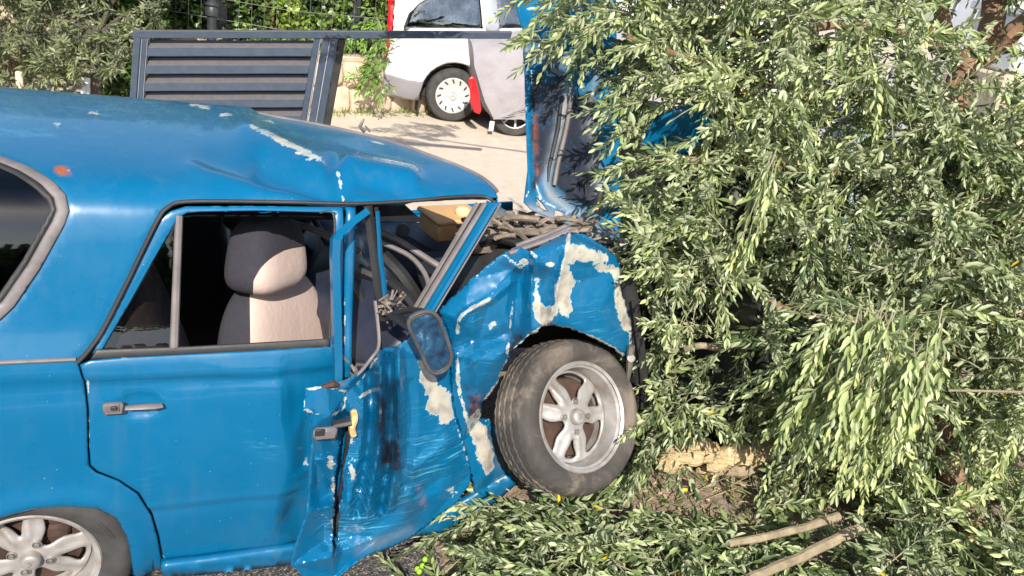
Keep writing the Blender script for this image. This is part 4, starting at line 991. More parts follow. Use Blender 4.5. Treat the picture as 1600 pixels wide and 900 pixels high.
# ------------------------------------------------------------------ foliage machinery
def unit(v): return v / (np.linalg.norm(v, axis=-1, keepdims=True) + 1e-9)
LEAF_A = (np.array([(0, 0, 0), (.30, .42, .06), (.30, -.42, .06), (.68, .40, .05), (.68, -.40, .05), (1, 0, -.06), (.30, 0, -.04), (.68, 0, -.05)]),
          [(0, 6, 1), (0, 2, 6), (1, 6, 7), (1, 7, 3), (6, 2, 4), (6, 4, 7), (3, 7, 5), (7, 4, 5)])
LEAF_B = (np.array([(0, 0, 0), (.45, .5, .05), (.45, -.5, .05), (1, 0, -.04), (.5, 0, -.06)]), [(0, 4, 1), (0, 2, 4), (1, 4, 3), (4, 2, 3)])
def leaves_mesh(name, P, A, N, L, Wd, lv, shape, mat, parent, kind='stuff'):
    # P base, A axis, N normal (arrays); one joined mesh of separate leaf faces
    T0, Fq = shape; A = unit(A); S = unit(np.cross(N, A)); N = np.cross(A, S); n = len(P); k = len(T0)
    V = (P[:, None] + A[:, None] * (T0[None, :, 0:1] * L[:, None, None]) + S[:, None] * (T0[None, :, 1:2] * Wd[:, None, None]) + N[:, None] * (T0[None, :, 2:3] * L[:, None, None])).reshape(-1, 3)
    Fq = np.array(Fq); Fc = (np.arange(n)[:, None, None] * k + Fq[None]).reshape(-1, 3)
    me = bpy.data.meshes.new(name); 
    if parent is not None and parent.get('_w'): V = V - np.array(parent.location)
    me.vertices.add(len(V)); me.vertices.foreach_set('co', V.ravel().astype(np.float32))
    me.loops.add(len(Fc) * 3); me.loops.foreach_set('vertex_index', Fc.ravel().astype(np.int32))
    me.polygons.add(len(Fc)); me.polygons.foreach_set('loop_start', (np.arange(len(Fc)) * 3).astype(np.int32)); me.polygons.foreach_set('loop_total', np.full(len(Fc), 3, np.int32))
    me.polygons.foreach_set('use_smooth', [True] * len(Fc)); me.materials.append(mat)
    at = me.attributes.new('lv', 'FLOAT', 'POINT'); at.data.foreach_set('value', np.repeat(lv, k).astype(np.float32)); me.update(calc_edges=True)
    o = bpy.data.objects.new(name, me); COL.objects.link(o)
    if parent is not None: o.parent = parent
    if kind: o['kind'] = kind
    return o
def sprigs(roots, dirs, lens, node=.017, leafL=(.045, .065), leafW=(.011, .016), droop=.5, spread=48, jitter=.35, rgen=rng, clump=None, whorl=2, up=None):
    # returns leaf arrays and stem polylines
    Ps, As, Ns, Ls, Ws, lv = [], [], [], [], [], []; stems = []
    for i in range(len(roots)):
        p = np.array(roots[i], float); d = unit(np.array(dirs[i], float)); Ln = lens[i]; k = max(3, int(Ln / node)); st = [p.copy()]
        side = unit(np.cross(d, [0, 0, 1.0]) + 1e-3 * rgen.normal(size=3)); tone = .5 + .22 * rgen.normal() if clump is None else clump[i]
        ph = rgen.random() * math.pi; bend = rgen.normal(size=3) * .012
        for j in range(k):
            t = j / k; d = unit(d + np.array([0, 0, -droop * node * 1.6]) + bend + rgen.normal(size=3) * .02); p = p + d * node
            side = unit(side - d * (side @ d)); oth = np.cross(d, side)
            if j % 3 == 2: st.append(p.copy())
            if t < .08: continue
            for q in range(whorl):
                a = ph + (j % 2) * math.pi / 2 + q * 2 * math.pi / whorl + rgen.normal() * .3
                o_ = side * math.cos(a) + oth * math.sin(a); sp = R(spread * (1 - .45 * t) + rgen.normal() * 9)
                ax = unit(d * math.cos(sp) + o_ * math.sin(sp) + rgen.normal(size=3) * jitter * .3 + np.array([0, 0, -.12]))
                nn = unit(np.cross(ax, np.cross(d, ax)) * -1 + rgen.normal(size=3) * jitter + np.array([0, 0, .35]))
                sz = (.72 + .28 * math.sin(math.pi * min(1, t * 1.3 + .15))) * rgen.uniform(.75, 1.1)
                Ps.append(p.copy()); As.append(ax); Ns.append(nn); Ls.append(rgen.uniform(*leafL) * sz); Ws.append(rgen.uniform(*leafW) * sz)
                lv.append(np.clip(tone + rgen.normal() * .19 + (.18 if t > .85 else 0), 0, .96) if rgen.random() > .004 else 1.0)
        st.append(p.copy()); stems.append(st)
    return [np.array(x) for x in (Ps, As, Ns, Ls, Ws, lv)], stems
def stem_mesh(name, stems, r, mat, parent):
    V = []; Fc = []
    for st in stems:
        b = len(V); k = len(st)
        for i, p in enumerate(st):
            rr = r * (1.15 - .8 * i / k); t = unit(st[min(i + 1, k - 1)] - st[max(i - 1, 0)]); a = unit(np.cross(t, [.3, .5, .8])); c = np.cross(t, a)
            for q in range(3): V.append(p + rr * (math.cos(q * 2.094) * a + math.sin(q * 2.094) * c))
        Fc += [(b + i * 3 + q, b + i * 3 + (q + 1) % 3, b + (i + 1) * 3 + (q + 1) % 3, b + (i + 1) * 3 + q) for i in range(k - 1) for q in range(3)]
    o = mk(name, V, Fc, mat, parent); o['kind'] = 'stuff'; return o
# single leaves that can be told apart: shared meshes
_leafme = []
def leaf_objs(arr, idx, shape, mat, parent, name='leaf', nvar=10):
    T0, Fq = shape; base = []
    for i in range(nvar):
        V = T0.copy(); V[:, 1] *= .33 + .03 * (i % 3); V[:, 2] += .04 * math.sin(i) * np.sin(V[:, 0] * 3); me = bpy.data.meshes.new(name); me.from_pydata(V.tolist(), [], [list(f) for f in Fq]); me.materials.append(mat)
        me.polygons.foreach_set('use_smooth', [True] * len(me.polygons)); at = me.attributes.new('lv', 'FLOAT', 'POINT'); at.data.foreach_set('value', [.25 + .7 * i / nvar] * len(V)); base.append(me)
    P, A, N, L, Wd, lv = arr; off = np.array(parent.location) if parent.get('_w') else 0
    for i in idx:
        a = unit(A[i]); s = unit(np.cross(N[i], a)); n = np.cross(a, s); l = L[i]
        o = bpy.data.objects.new(name, base[min(nvar - 1, int(max(0, (lv[i] - .25) / .7) * nvar))]); COL.objects.link(o); o.parent = parent; p = P[i] - off
        o.matrix_local = Matrix(((a[0] * l, s[0] * l, n[0] * l, p[0]), (a[1] * l, s[1] * l, n[1] * l, p[1]), (a[2] * l, s[2] * l, n[2] * l, p[2]), (0, 0, 0, 1)))
def sel(arr, m): return [a[m] for a in arr]
def pxs(P):
    v = P - CAM; z = v @ FW; return 800 + F * (v @ RT) / z, 450 - F * (v @ UP) / z, z

# ------------------------------------------------------------------ the broken olive tree lying over the nose of the car
treebase = G(1520, 850, .33)
tree = wempty('olive_tree', treebase)
tag(tree, 'toppled olive tree with dense grey green leaves hanging over the bonnet of the wrecked car', 'tree')
def D2(x, y, d): return np.array(D(x, y, d))
trk = MB()
tp = [D2(1530, 880, 3.05), D2(1512, 800, 3.1), D2(1488, 745, 3.15), D2(1475, 665, 3.2), D2(1480, 520, 3.35), D2(1490, 350, 3.5), D2(1488, 200, 3.6), D2(1505, 110, 3.6), D2(1548, 45, 3.6), D2(1556, -60, 3.65), D2(1570, -260, 3.8)]
trk.tube(spl(tp, 5), list(np.interp(np.linspace(0, 1, 51), [0, .2, .6, 1], [.06, .045, .06, .045])), 14)
trunk = trk.build('trunk', M['bark'], tree)
for pts, r0, r1 in (([(1506, 108, 3.6), (1550, 78, 3.55), (1600, 38, 3.45), (1680, -30, 3.3)], .05, .038), ([(1490, 90, 3.6), (1440, 60, 3.5), (1300, 40, 3.3), (1100, 60, 3.1)], .03, .012),
                    ([(1490, 330, 3.5), (1400, 300, 3.3), (1250, 260, 3.2), (1050, 250, 3.0)], .035, .012), ([(1475, 600, 3.25), (1400, 520, 3.0), (1300, 500, 2.8), (1200, 470, 2.8)], .03, .01),
                    ([(1488, 200, 3.6), (1380, 150, 3.4), (1200, 130, 3.2), (980, 60, 2.95)], .03, .01), ([(1480, 520, 3.35), (1540, 420, 3.2), (1600, 300, 3.1)], .03, .012)):
    P = spl([D2(*p) for p in pts], 6); P = [p + rng.normal(size=3) * .008 for p in P]
    MB().tube(P, list(np.linspace(r0, r1, len(P))), 9).build('branch', M['bark'], tree)
MB().tube(spl([D2(1072, 545, 2.95), D2(1095, 540, 2.9), D2(1125, 543, 2.92), D2(1150, 538, 2.95)], 5), [.012] * 8 + [.014] * 8, 8).build('branch', M['branch'], tree)
MB().tube(spl([D2(1482, 610, 2.75), D2(1540, 611, 2.7), D2(1610, 613, 2.65)], 5), .0045, 6).build('branch', M['branch'], tree)
canopy = [(1030, 250), (1025, 195), (1010, 150), (960, 100), (905, 50), (890, 20), (905, -60), (1660, -60), (1660, 660), (1560, 700), (1440, 690), (1300, 700), (1180, 680), (1060, 690), (1015, 700), (1012, 640), (1015, 560), (1000, 480), (985, 425), (965, 400), (1005, 340)]
fdep = soft(interp([(880, 0, 2.85), (880, 160, 2.8), (950, 300, 2.75), (990, 420, 2.75), (1010, 560, 3.0), (1020, 690, 3.2), (1100, 200, 2.85), (1100, 0, 2.95), (1200, 300, 2.95), (1150, 450, 3.0), (1180, 680, 3.15), (1250, 120, 2.85), (1350, 520, 2.65), (1350, 690, 2.8), (1300, 0, 2.9), (1450, 100, 2.95), (1450, 300, 2.9), (1600, 0, 3.1), (1600, 250, 3.0), (1600, 600, 2.95), (1660, 660, 2.9), (1450, 690, 2.9)]), 30)
def hole_d(P):
    # sparser where the photo shows gaps
    k = np.ones(len(P))
    for (x, y, a, b, s) in ((1150, 325, 48, 60, .03), (1082, 490, 36, 28, .1), (1062, 190, 48, 26, .05), (1385, 90, 22, 50, .12), (1510, 15, 34, 34, .05), (1565, 110, 62, 62, .07), (1545, 30, 40, 45, .03), (1540, 160, 40, 26, .2), (1475, 665, 16, 34, .05), (1490, 745, 14, 22, .05), (1130, 545, 50, 9, .15), (905, 230, 50, 60, .4), (1300, 130, 30, 30, .5)):
        k = np.minimum(k, s + (1 - s) * np.clip(np.hypot((P[:, 0] - x) / a, (P[:, 1] - y) / b) ** 3 - .25, 0, 1))
    return k
def scatter(poly, n, depthf, thick, holes=None, rg=rng):
    lo = np.min(poly, 0); hi = np.max(poly, 0); out = []
    while sum(len(o) for o in out) < n:
        q = rg.uniform(lo, hi, (n, 2)); q = q[inside(q, poly)]
        cl = fnoise(q, .012, 5.0, 2); q = q[rg.random(len(q)) < .55 + .9 * cl]
        u = rg.random(len(q)) ** 1.3 * thick
        if holes is not None:
            keep = rg.random(len(q)) < holes(q); q, u = q[keep], u[keep]
        out.append(np.column_stack([q, depthf(q) + u]))
    return np.vstack(out)[:n]
lumpy = lambda q: fdep(q) + .42 * np.clip(-fnoise(q, .0085, 21.0, 3) + .08, -.35, .6)
S = scatter(canopy, 2450, lumpy, .8, hole_d)
roots = np.array([D(*s) for s in S]); cl = fnoise(S[:, :2], .010, 9.0, 2)
# shoots run from the limbs outward to the camera side and hang
dirs = unit(np.column_stack([-.30 + rng.normal(size=len(S)) * .75, -.45 + rng.normal(size=len(S)) * .5, .15 + rng.normal(size=len(S)) * .6]))
LA, ST = sprigs(roots, dirs, rng.uniform(.16, .42, len(S)), node=.0185, leafL=(.046, .066), leafW=(.0165, .023), droop=1.5, clump=.36 + .75 * cl + rng.normal(size=len(S)) * .16)
# long bright weeping spray at the right middle
sp = []; sdir = []; 
for i in range(60):
    x = rng.uniform(1290, 1480); y = 480 + (abs(x - 1370) * .25) + rng.uniform(-30, 110); sp.append(D(x, y, 2.45 + rng.uniform(0, .22))); sdir.append((rng.normal() * .25, -.2 + rng.normal() * .15, -.6))
for i in range(10):
    x = rng.uniform(1180, 1215); sp.append(D(x, 225 + rng.uniform(0, 60), 2.6 + rng.uniform(0, .1))); sdir.append((rng.normal() * .12, -.1, -.9))
LB, SB = sprigs(sp, sdir, rng.uniform(.22, .42, len(sp)), node=.017, leafL=(.052, .070), leafW=(.017, .023), droop=6, spread=36, jitter=.5, clump=.70 + rng.normal(size=len(sp)) * .08)
# individual shoots reaching out over the bonnet and the wing
hand = [((862, 62), (795, 70), 2.75), ((940, 40), (850, 40), 2.75), ((1010, 250), (925, 270), 2.7), ((1040, 250), (940, 262), 2.7), ((1010, 340), (945, 300), 2.65), ((1040, 390), (960, 350), 2.62), ((1050, 420), (975, 415), 2.65), ((1060, 500), (1010, 500), 2.75), ((1090, 420), (1010, 470), 2.7), ((1040, 60), (930, 80), 2.75), ((1080, 330), (990, 380), 2.65), ((1055, 600), (1020, 620), 2.9),
        ((1090, 250), (1000, 255), 2.8), ((1120, 370), (1030, 350), 2.7), ((1240, 160), (1170, 180), 2.7), ((1400, 95), (1330, 120), 2.7), ((1440, 60), (1520, 60), 2.8), ((1140, 150), (1050, 160), 2.75), ((1250, 620), (1255, 700), 2.7), ((1330, 130), (1240, 90), 2.7), ((1100, 450), (1060, 520), 2.8), ((960, 30), (880, 70), 2.7), ((930, -10), (850, 5), 2.75), ((1000, 210), (940, 215), 2.7), ((890, 62), (800, 90), 2.74), ((1000, 160), (890, 182), 2.7)]
hs, hdir, hl = [], [], []
for a, b, d in hand:
    for q in range(2):
        P = D2(a[0] + rng.normal() * 8 * q, a[1] + rng.normal() * 10 * q, d + .12); Q = D2(b[0], b[1], d - .02); hs.append(P); hdir.append(Q - P + rng.normal(size=3) * .03 * q + [0, 0, .03]); hl.append(np.linalg.norm(Q - P) * (1.05 if q == 0 else .8))
LC, SCs = sprigs(hs, hdir, hl, node=.019, leafL=(.048, .066), leafW=(.016, .022), droop=1.2, clump=.55 + rng.normal(size=len(hs)) * .1)
os_, od_ = [], []; sv = np.array(s_vec)
for i in range(34):
    g_ = G(575 + 150 * rng.random(), 200 + 34 * rng.random(), 0); z_h = 2.35 + .25 * rng.random(); os_.append(g_ + sv * z_h / sv[2]); od_.append((.9 + rng.normal() * .2, .1 + rng.normal() * .35, rng.normal() * .1))
LD, SD = sprigs(os_, -np.array(od_), rng.uniform(.3, .55, 34), node=.02, leafL=(.09, .12), leafW=(.016, .022), droop=.3)
a0_ = np.mean(os_, 0); P_ = spl([D2(1490, 90, 3.6), D2(1490, 90, 3.6) + [-.5, .6, .9], a0_ + [1.6, -.3, .35], a0_ + [.4, 0, .05], a0_ + [-.5, 0, 0]], 6); MB().tube(P_, list(np.linspace(.035, .008, len(P_))), 8).build('branch', M['bark'], tree)
ALL = [np.concatenate(x) for x in zip(LA, LB, LC, LD)]
gaps = [(1550, 28, 36, 42), (1580, 62, 42, 20), (1560, 112, 46, 26), (1530, 160, 42, 20), (1505, 95, 20, 26), (1152, 322, 40, 52), (1082, 490, 32, 22), (1064, 190, 42, 22), (1388, 95, 15, 42), (1476, 665, 13, 30), (1490, 745, 13, 18), (1515, 800, 16, 12), (1128, 712, 106, 32), (900, 240, 34, 80), (860, 200, 40, 110), (1510, 12, 26, 22), (1110, 543, 44, 7), (1300, 120, 14, 20), (1400, 200, 16, 18)]
gx_, gy_, gz_ = pxs(ALL[0]); kk = np.ones(len(gx_), bool)
for (cx, cy, a_, b_) in gaps:
    dd_ = np.hypot((gx_ - cx) / a_, (gy_ - cy) / b_); kk &= (dd_ > .75 + .5 * rng.random(len(gx_))) | (rng.random(len(gx_)) < .10)
ALL = sel(ALL, kk); nLA = int(kk[:len(LA[0])].sum())
# the leaves that show largest become parts of their own
px_, py_, z_ = pxs(ALL[0]); vis = (px_ > 0) & (px_ < 1600) & (py_ > 0) & (py_ < 900); face = np.abs(np.einsum('ij,ij->i', unit(ALL[2]), unit(CAM - ALL[0])))
fd = np.concatenate([z_[:nLA] - fdep(np.column_stack([px_, py_])[:nLA]), np.full(len(z_) - nLA, -.1)])
score = ALL[3] * ALL[4] / z_ ** 2 * face * (fd < .02) * vis; big = np.argsort(-score)[:298]
leaf_objs(ALL, big, LEAF_A, M['olive'], tree)
m_ = np.ones(len(z_), bool); m_[big] = False
leaves_mesh('foliage', *sel(ALL, m_), LEAF_A, M['olive'], tree)
stem_mesh('twigs', [s_ for s_ in ST if not any(np.hypot((q[0] - cx) / a_, (q[1] - cy) / b_) < .9 for q in (proj(s_[len(s_) // 2]), proj(s_[-1])) for (cx, cy, a_, b_) in gaps)] + SB + SCs + SD, .0026, M['twig'], tree)

# ------------------------------------------------------------------ torn branches and litter on the ground in front
def pile(poly, n, z0, z1, seed, lens=(.16, .38), tone=.34, flat=.12):
    rg = np.random.default_rng(seed); lo = np.min(poly, 0); hi = np.max(poly, 0); q = rg.uniform(lo, hi, (n * 4, 2)); q = q[inside(q, poly)][:n]
    P = []
    for x, y in q:
        g = G(x, y, .25); c = w2c(g); g = G(x, y, float(bank(np.array([c[0]]), np.array([c[1]]))[0]) + z0 + (z1 - z0) * rg.random() ** 1.3); P.append(g)
    P = np.array(P); a = rg.uniform(0, 2 * math.pi, len(P)); d = np.column_stack([np.cos(a), np.sin(a), rg.normal(size=len(P)) * flat + .05])
    cl = fnoise(q, .014, seed, 2)
    return sprigs(P, d, rg.uniform(*lens, len(P)), node=.0165, leafL=(.044, .062), leafW=(.016, .022), droop=.5, clump=tone + .5 * cl + rg.normal(size=len(P)) * .1, rgen=rg)
def clear_patch(arr, stems, ell):
    x, y, z = pxs(arr[0]); k = np.ones(len(x), bool)
    for (cx, cy, a, b) in ell: k &= (np.hypot((x - cx) / a, (y - cy) / b) > 1) | (rng.random(len(x)) < .06)
    S2 = []
    for s in stems:
        q = pxs(np.array(s)); 
        if all(np.hypot((q[0] - cx) / a, (q[1] - cy) / b).min() > 1 for cx, cy, a, b in ell): S2.append(s)
    return sel(arr, k), S2
patch = [(1165, 846, 34, 8), (1225, 831, 36, 9), (1285, 813, 34, 9), (1215, 888, 36, 11), (1270, 862, 36, 11), (1325, 838, 28, 10), (1085, 772, 105, 40), (1130, 710, 104, 34), (1160, 760, 50, 20)]
def branch_thing(label, poly, n, z0, z1, seed, group, stick=None, nleaf=70, **k):
    base = G(float(np.mean([p[0] for p in poly])), float(np.mean([p[1] for p in poly])), .2)
    r = wempty('torn_branch', base); tag(r, label, 'branch', group)
    arr, st = pile(poly, n, z0, z1, seed, **k); arr, st = clear_patch(arr, st, patch)
    x, y, z = pxs(arr[0]); vis = (x > 0) & (x < 1600) & (y > 0) & (y < 900); sc = arr[3] * arr[4] / z ** 2 * vis * (arr[0][:, 2] > np.percentile(arr[0][:, 2], 70)); b = np.argsort(-sc)[:nleaf]
    leaf_objs(arr, b, LEAF_A, M['olive'], r); m = np.ones(len(x), bool); m[b] = False
    leaves_mesh('foliage', *sel(arr, m), LEAF_A, M['olive'], r); stem_mesh('twigs', st, .0026, M['twig'], r)
    if stick:
        for pts, r0, r1 in stick:
            P = spl([np.array(G(x, y, z)) for x, y, z in pts], 6); P = [p + .006 * np.array([0, 0, mn.noise(Vector((q_ * .35, r0 * 900, 0)))]) for q_, p in enumerate(P)]; MB().tube(P, [v_ * (1 + .15 * mn.noise(Vector((q_ * .9, 3, 0)))) for q_, v_ in enumerate(np.linspace(r0, r1, len(P)))], 9).build('stem', M['branch'], r)
    return r
GRP = 'torn olive branches littering the ground'
branch_thing('leafy olive branch lying in front of the front tyre and the door bottom', [(700, 820), (735, 775), (775, 760), (820, 770), (900, 775), (1000, 770), (1060, 800), (1060, 900), (1050, 960), (650, 960), (665, 890)], 230, .0, .16, 21, GRP, None, 110, flat=.25)
branch_thing('bushy olive branch with two pale bare sticks at the lower right', [(1040, 800), (1160, 790), (1280, 740), (1400, 800), (1400, 960), (1040, 960)], 190, .0, .14, 22, GRP,
             [([(1138, 850, .47), (1200, 838, .49), (1260, 823, .51), (1310, 806, .53)], .013, .016), ([(1170, 903, .48), (1240, 875, .50), (1300, 846, .52), (1345, 825, .54)], .016, .021), ([(1000, 905, .38), (1100, 895, .38)], .006, .004)], 80)
branch_thing('thick mat of olive foliage beside the trunk at the right edge', [(1380, 660), (1660, 640), (1660, 960), (1380, 960)], 300, .0, .30, 23, GRP, [([(1420, 690, .5), (1500, 668, .6), (1610, 640, .7)], .004, .003)], 80, flat=.3)
branch_thing('low olive sprays behind the split log under the canopy', [(1005, 600), (1420, 590), (1420, 740), (1240, 760), (1180, 700), (1040, 700), (1005, 730)], 230, .0, .22, 24, GRP, None, 50, tone=.28, flat=.3)
branch_thing('small olive sprig resting against the sill behind the door', [(722, 742), (765, 735), (800, 745), (800, 800), (730, 810)], 16, .02, .22, 25, GRP, None, 20, lens=(.12, .22), flat=.4, tone=.55)
# litter of loose leaves
rg = np.random.default_rng(5); q = rg.uniform((1000, 690), (1300, 830), (420, 2)); P = np.array([G(x, y, .365) for x, y in q]); n = len(P); a = rg.uniform(0, 6.28, n)
lt = leaves_mesh('fallen_leaves', P, np.column_stack([np.cos(a), np.sin(a), rg.normal(size=n) * .15]), np.column_stack([rg.normal(size=n) * .3, rg.normal(size=n) * .3, np.ones(n)]), rg.uniform(.035, .06, n), rg.uniform(.009, .014, n), np.where(rg.random(n) < .05, 1, rg.uniform(.1, .8, n)), LEAF_A, M['olive'], None)
tag(lt, 'loose olive leaves scattered on the sandy soil', 'leaves', kind='stuff')
# yellow leaves lying on top
for i, (x, y, z, L) in enumerate(((1078, 565, .62, .05), (872, 786, .50, .045), (1500, 790, .62, .05), (1075, 765, .38, .05), (1445, 60, 1.9, .05), (1165, 715, .46, .04))):
    b = G(x, y, z); V = LEAF_A[0] * [L, L * .34, L]; an = R(40 + 60 * i); c, s = math.cos(an), math.sin(an)
    V = np.array([(v[0] * c - v[1] * s, v[0] * s + v[1] * c, v[2]) for v in V]) + [0, 0, .0]; o = mk('yellow_leaf', V, [list(f) for f in LEAF_A[1]], M['yellowleaf']); o.location = tuple(b)
    lab = ['yellow leaf lying by the pale twig right of the tyre', 'yellow leaf on the sprays just under the front tyre', 'yellow leaf caught low beside the trunk on the right', 'yellow leaf on the sandy soil below the split log', 'yellow leaf high in the canopy near the brown trunk', 'yellow leaf on the bright split log'][i]
    tag(o, lab, 'leaf', 'yellowed leaves'); o.rotation_euler = (.3, .5 * (i % 2), 0)
# split log with raw wood
lb = G(1120, 715, .40)
lg = wempty('split_log', lb); tag(lg, 'freshly split pale yellow log lying on the soil right of the front tyre', 'log')
def logpiece(pts, r, seed, sq):
    m = MB(); P = spl([np.array(G(x, y, z)) for x, y, z in pts], 7); rs = [r * (math.sin(math.pi * (.06 + .88 * i / (len(P) - 1))) ** .45) * (1 + .25 * mn.noise(Vector((i * .5, seed, 0)))) for i in range(len(P))]
    m.tube(P, rs, 14, squash=sq); V = np.array(m.v); V += np.array([[mn.noise(Vector((v[0] * 9 + 11, v[1] * 30, v[2] * 30 + seed))) for _ in (0,)][0] for v in V])[:, None] * np.array([.2, .2, .5]) * r; m.v = [tuple(v) for v in V]
    return m.build('wood_splinter', M['fresh'], lg)
logpiece([(1028, 722, .42), (1060, 712, .46), (1100, 706, .47), (1122, 704, .46)], .066, 1, .7)
logpiece([(1105, 724, .43), (1140, 711, .47), (1185, 704, .47), (1226, 702, .45)], .068, 2, .65)
logpiece([(1090, 735, .37), (1130, 730, .39), (1160, 724, .39)], .028, 3, .7)
MB().tube([G(1110, 745, .37), G(1120, 733, .39), G(1160, 735, .40), G(1212, 722, .40)], [.02, .03, .03, .016], 8).build('bark_strip', M['branch'], lg)
# chips of wood, pebbles and stalks around the log
rg = np.random.default_rng(77); m = MB()
for i in range(110):
    x, y = rg.uniform(1000, 1260), rg.uniform(715, 820); c = G(x, y, .365 + .01 * rg.random()); L = rg.uniform(.004, .018)
    m.box(c, (L, L * rg.uniform(.15, .6), .004), Matrix.Rotation(rg.uniform(0, 6), 3, 'Z') @ Matrix.Rotation(rg.normal() * .4, 3, 'X'))
tag(m.build('wood_chips', M['fresh'], None, smooth=False), 'pale wood chips scattered on the soil around the split log', 'wood chips', kind='stuff')
m = MB()
for i in range(420):
    x, y = rg.uniform(520, 740), rg.uniform(815, 905); c = G(x, y, .008); L = rg.uniform(.003, .012); m.box(c, (L, L * .8, L * .7), Matrix.Rotation(rg.uniform(0, 6), 3, 'Z') @ Matrix.Rotation(rg.normal() * .4, 3, 'X'), bev=L * .25)
tag(m.build('loose_gravel', M['dustmetal'], None, smooth=False), 'loose pale gravel on the dark asphalt under the torn door', 'gravel', kind='stuff')
m = MB()
for i in range(70):
    x, y = rg.uniform(980, 1300), rg.uniform(715, 860); c = G(x, y, .38); a = rg.uniform(0, 6.3); L = rg.uniform(.04, .16); d_ = np.array([math.cos(a), math.sin(a), rg.normal() * .1]) * L
    m.tube([c - d_, c + rg.normal(size=3) * .008, c + d_], [.002, .0025, .001], 4)
tag(m.build('dry_stalks', M['branch'], None), 'thin dry stalks and twigs littering the soil', 'twigs', kind='stuff')
# green fruits fallen by the sill
for i, (x, y) in enumerate(((652, 889), (660, 884), (664, 874), (655, 893), (668, 886))):
    V, Fq, L = selip(G(x, y, .02), (.022, .022, .024), np.eye(3), 1.0, 10, 14); o = mk('green_fruit', V, Fq, M['lime'], loc=G(x, y, .02))
    tag(o, ['green fruit at the left of the small cluster below the door', 'green fruit in the middle of the small cluster below the door', 'green fruit at the top of the small cluster below the door', 'green fruit nearest the camera in the cluster below the door', 'green fruit at the right of the small cluster below the door'][i], 'fruit', 'green fruits fallen beside the car')

# ------------------------------------------------------------------ the louvred gate leaf behind the roof
def along(px0, py0, px1, py1, dtarget, z):
    # a point at height z on the line through two photo points, near the given distance
    best = None
    for t in np.linspace(0, 12, 600):
        x, y = px0 + (px1 - px0) * t, py0 + (py1 - py0) * t; d = ray(x, y)
        if d[2] >= 0: continue
        P = G(x, y, z); dd = abs((P - CAM) @ FW - dtarget)
        if best is None or dd < best[0]: best = (dd, P)
    return best[1]
gTL, gTR = D2(211, 48, 6.5), D2(800, 51, 6.75); gM = D2(531, 49, 6.64)
gBL = along(213, 50, 202, 145, 7.0, .04); gBM = along(531, 62, 513, 190, 7.1, .04)
gate = wempty('louvred_gate', gBL); tag(gate, 'navy grey metal gate leaf of horizontal louvres with a long bare top rail', 'gate')
gx = unit(gM - gTL); gW = np.linalg.norm(gM - gTL); gdn = unit((gBL - gTL) + (gBM - gM)); gH = min(np.linalg.norm(gBL - gTL), np.linalg.norm(gBM - gM)); gn = unit(np.cross(gx, gdn)); 
if gn @ (CAM - gTL) < 0: gn = -gn
GM = np.array([gx, gdn, gn]).T
def gp(a, b, c): return gTL + GM @ np.array([a, b, c])
def gbox(name, a0, a1, b0, b1, c0, c1, mat=M['navy'], bev=.004):
    return MB().box(gp((a0 + a1) / 2, (b0 + b1) / 2, (c0 + c1) / 2), (a1 - a0, b1 - b0, c1 - c0), GM, bev=bev).build(name, mat, gate)
gbox('top_rail', -.01, np.linalg.norm(gTR - gTL), -.005, .055, -.03, .03)
gbox('side_post', .0, .055, .057, gH, -.03, .03); gbox('bead', .065, .069, .06, gH, -.02, .031, M['greypanel'], .001); gbox('side_post', .057, .105, .057, gH, -.035, .024); gbox('bead', .107, .111, .06, gH, -.02, .026, M['greypanel'], .001)
Wg = gW
gbox('side_post', Wg - .06, Wg, .057, gH, -.03, .03); gbox('side_post', Wg - .13, Wg - .07, .057, gH, -.035, .022); gbox('bead', Wg - .069, Wg - .062, .06, gH, -.02, .028, M['greypanel'], .001); gbox('bead', Wg - .148, Wg - .142, .06, gH, -.02, .026, M['greypanel'], .001)
gbox('side_post', Wg - .20, Wg - .15, .057, gH, -.035, .018)
gbox('rack_strip', Wg + .002, Wg + .06, .06, gH, -.05, .0, M['rubber'])
pitch = .148
for i in range(int((gH - .1) / pitch)):
    t0 = .085 + i * pitch
    # section of a louvre: back lip, sloping lit face, upright front face, underside
    sec = [(t0, -.045), (t0 + .020, -.038), (t0 + .052, .014), (t0 + .118, .020), (t0 + .128, -.005), (t0 + .112, -.012), (t0 + .06, -.004), (t0 + .02, -.048)]
    a0, a1 = .113, Wg - .202; m = MB(); k = len(sec); nseg = 10; v = []
    for q in range(nseg + 1):
        a = a0 + (a1 - a0) * q / nseg
        for b, c in sec: v.append(gp(a, b + .0008 * math.sin(q * 1.3 + i), c))
    f = [(q * k + j, q * k + (j + 1) % k, (q + 1) * k + (j + 1) % k, (q + 1) * k + j) for q in range(nseg) for j in range(k)] + [tuple(range(k))[::-1], tuple(nseg * k + j for j in range(k))]
    m.add(v, f).build('louvre_slat', M['navy'], gate, smooth=False)

gbox('backing_panel', .112, Wg - .2, .10, gH - .02, -.062, -.055, M['darkmetal'], .001)
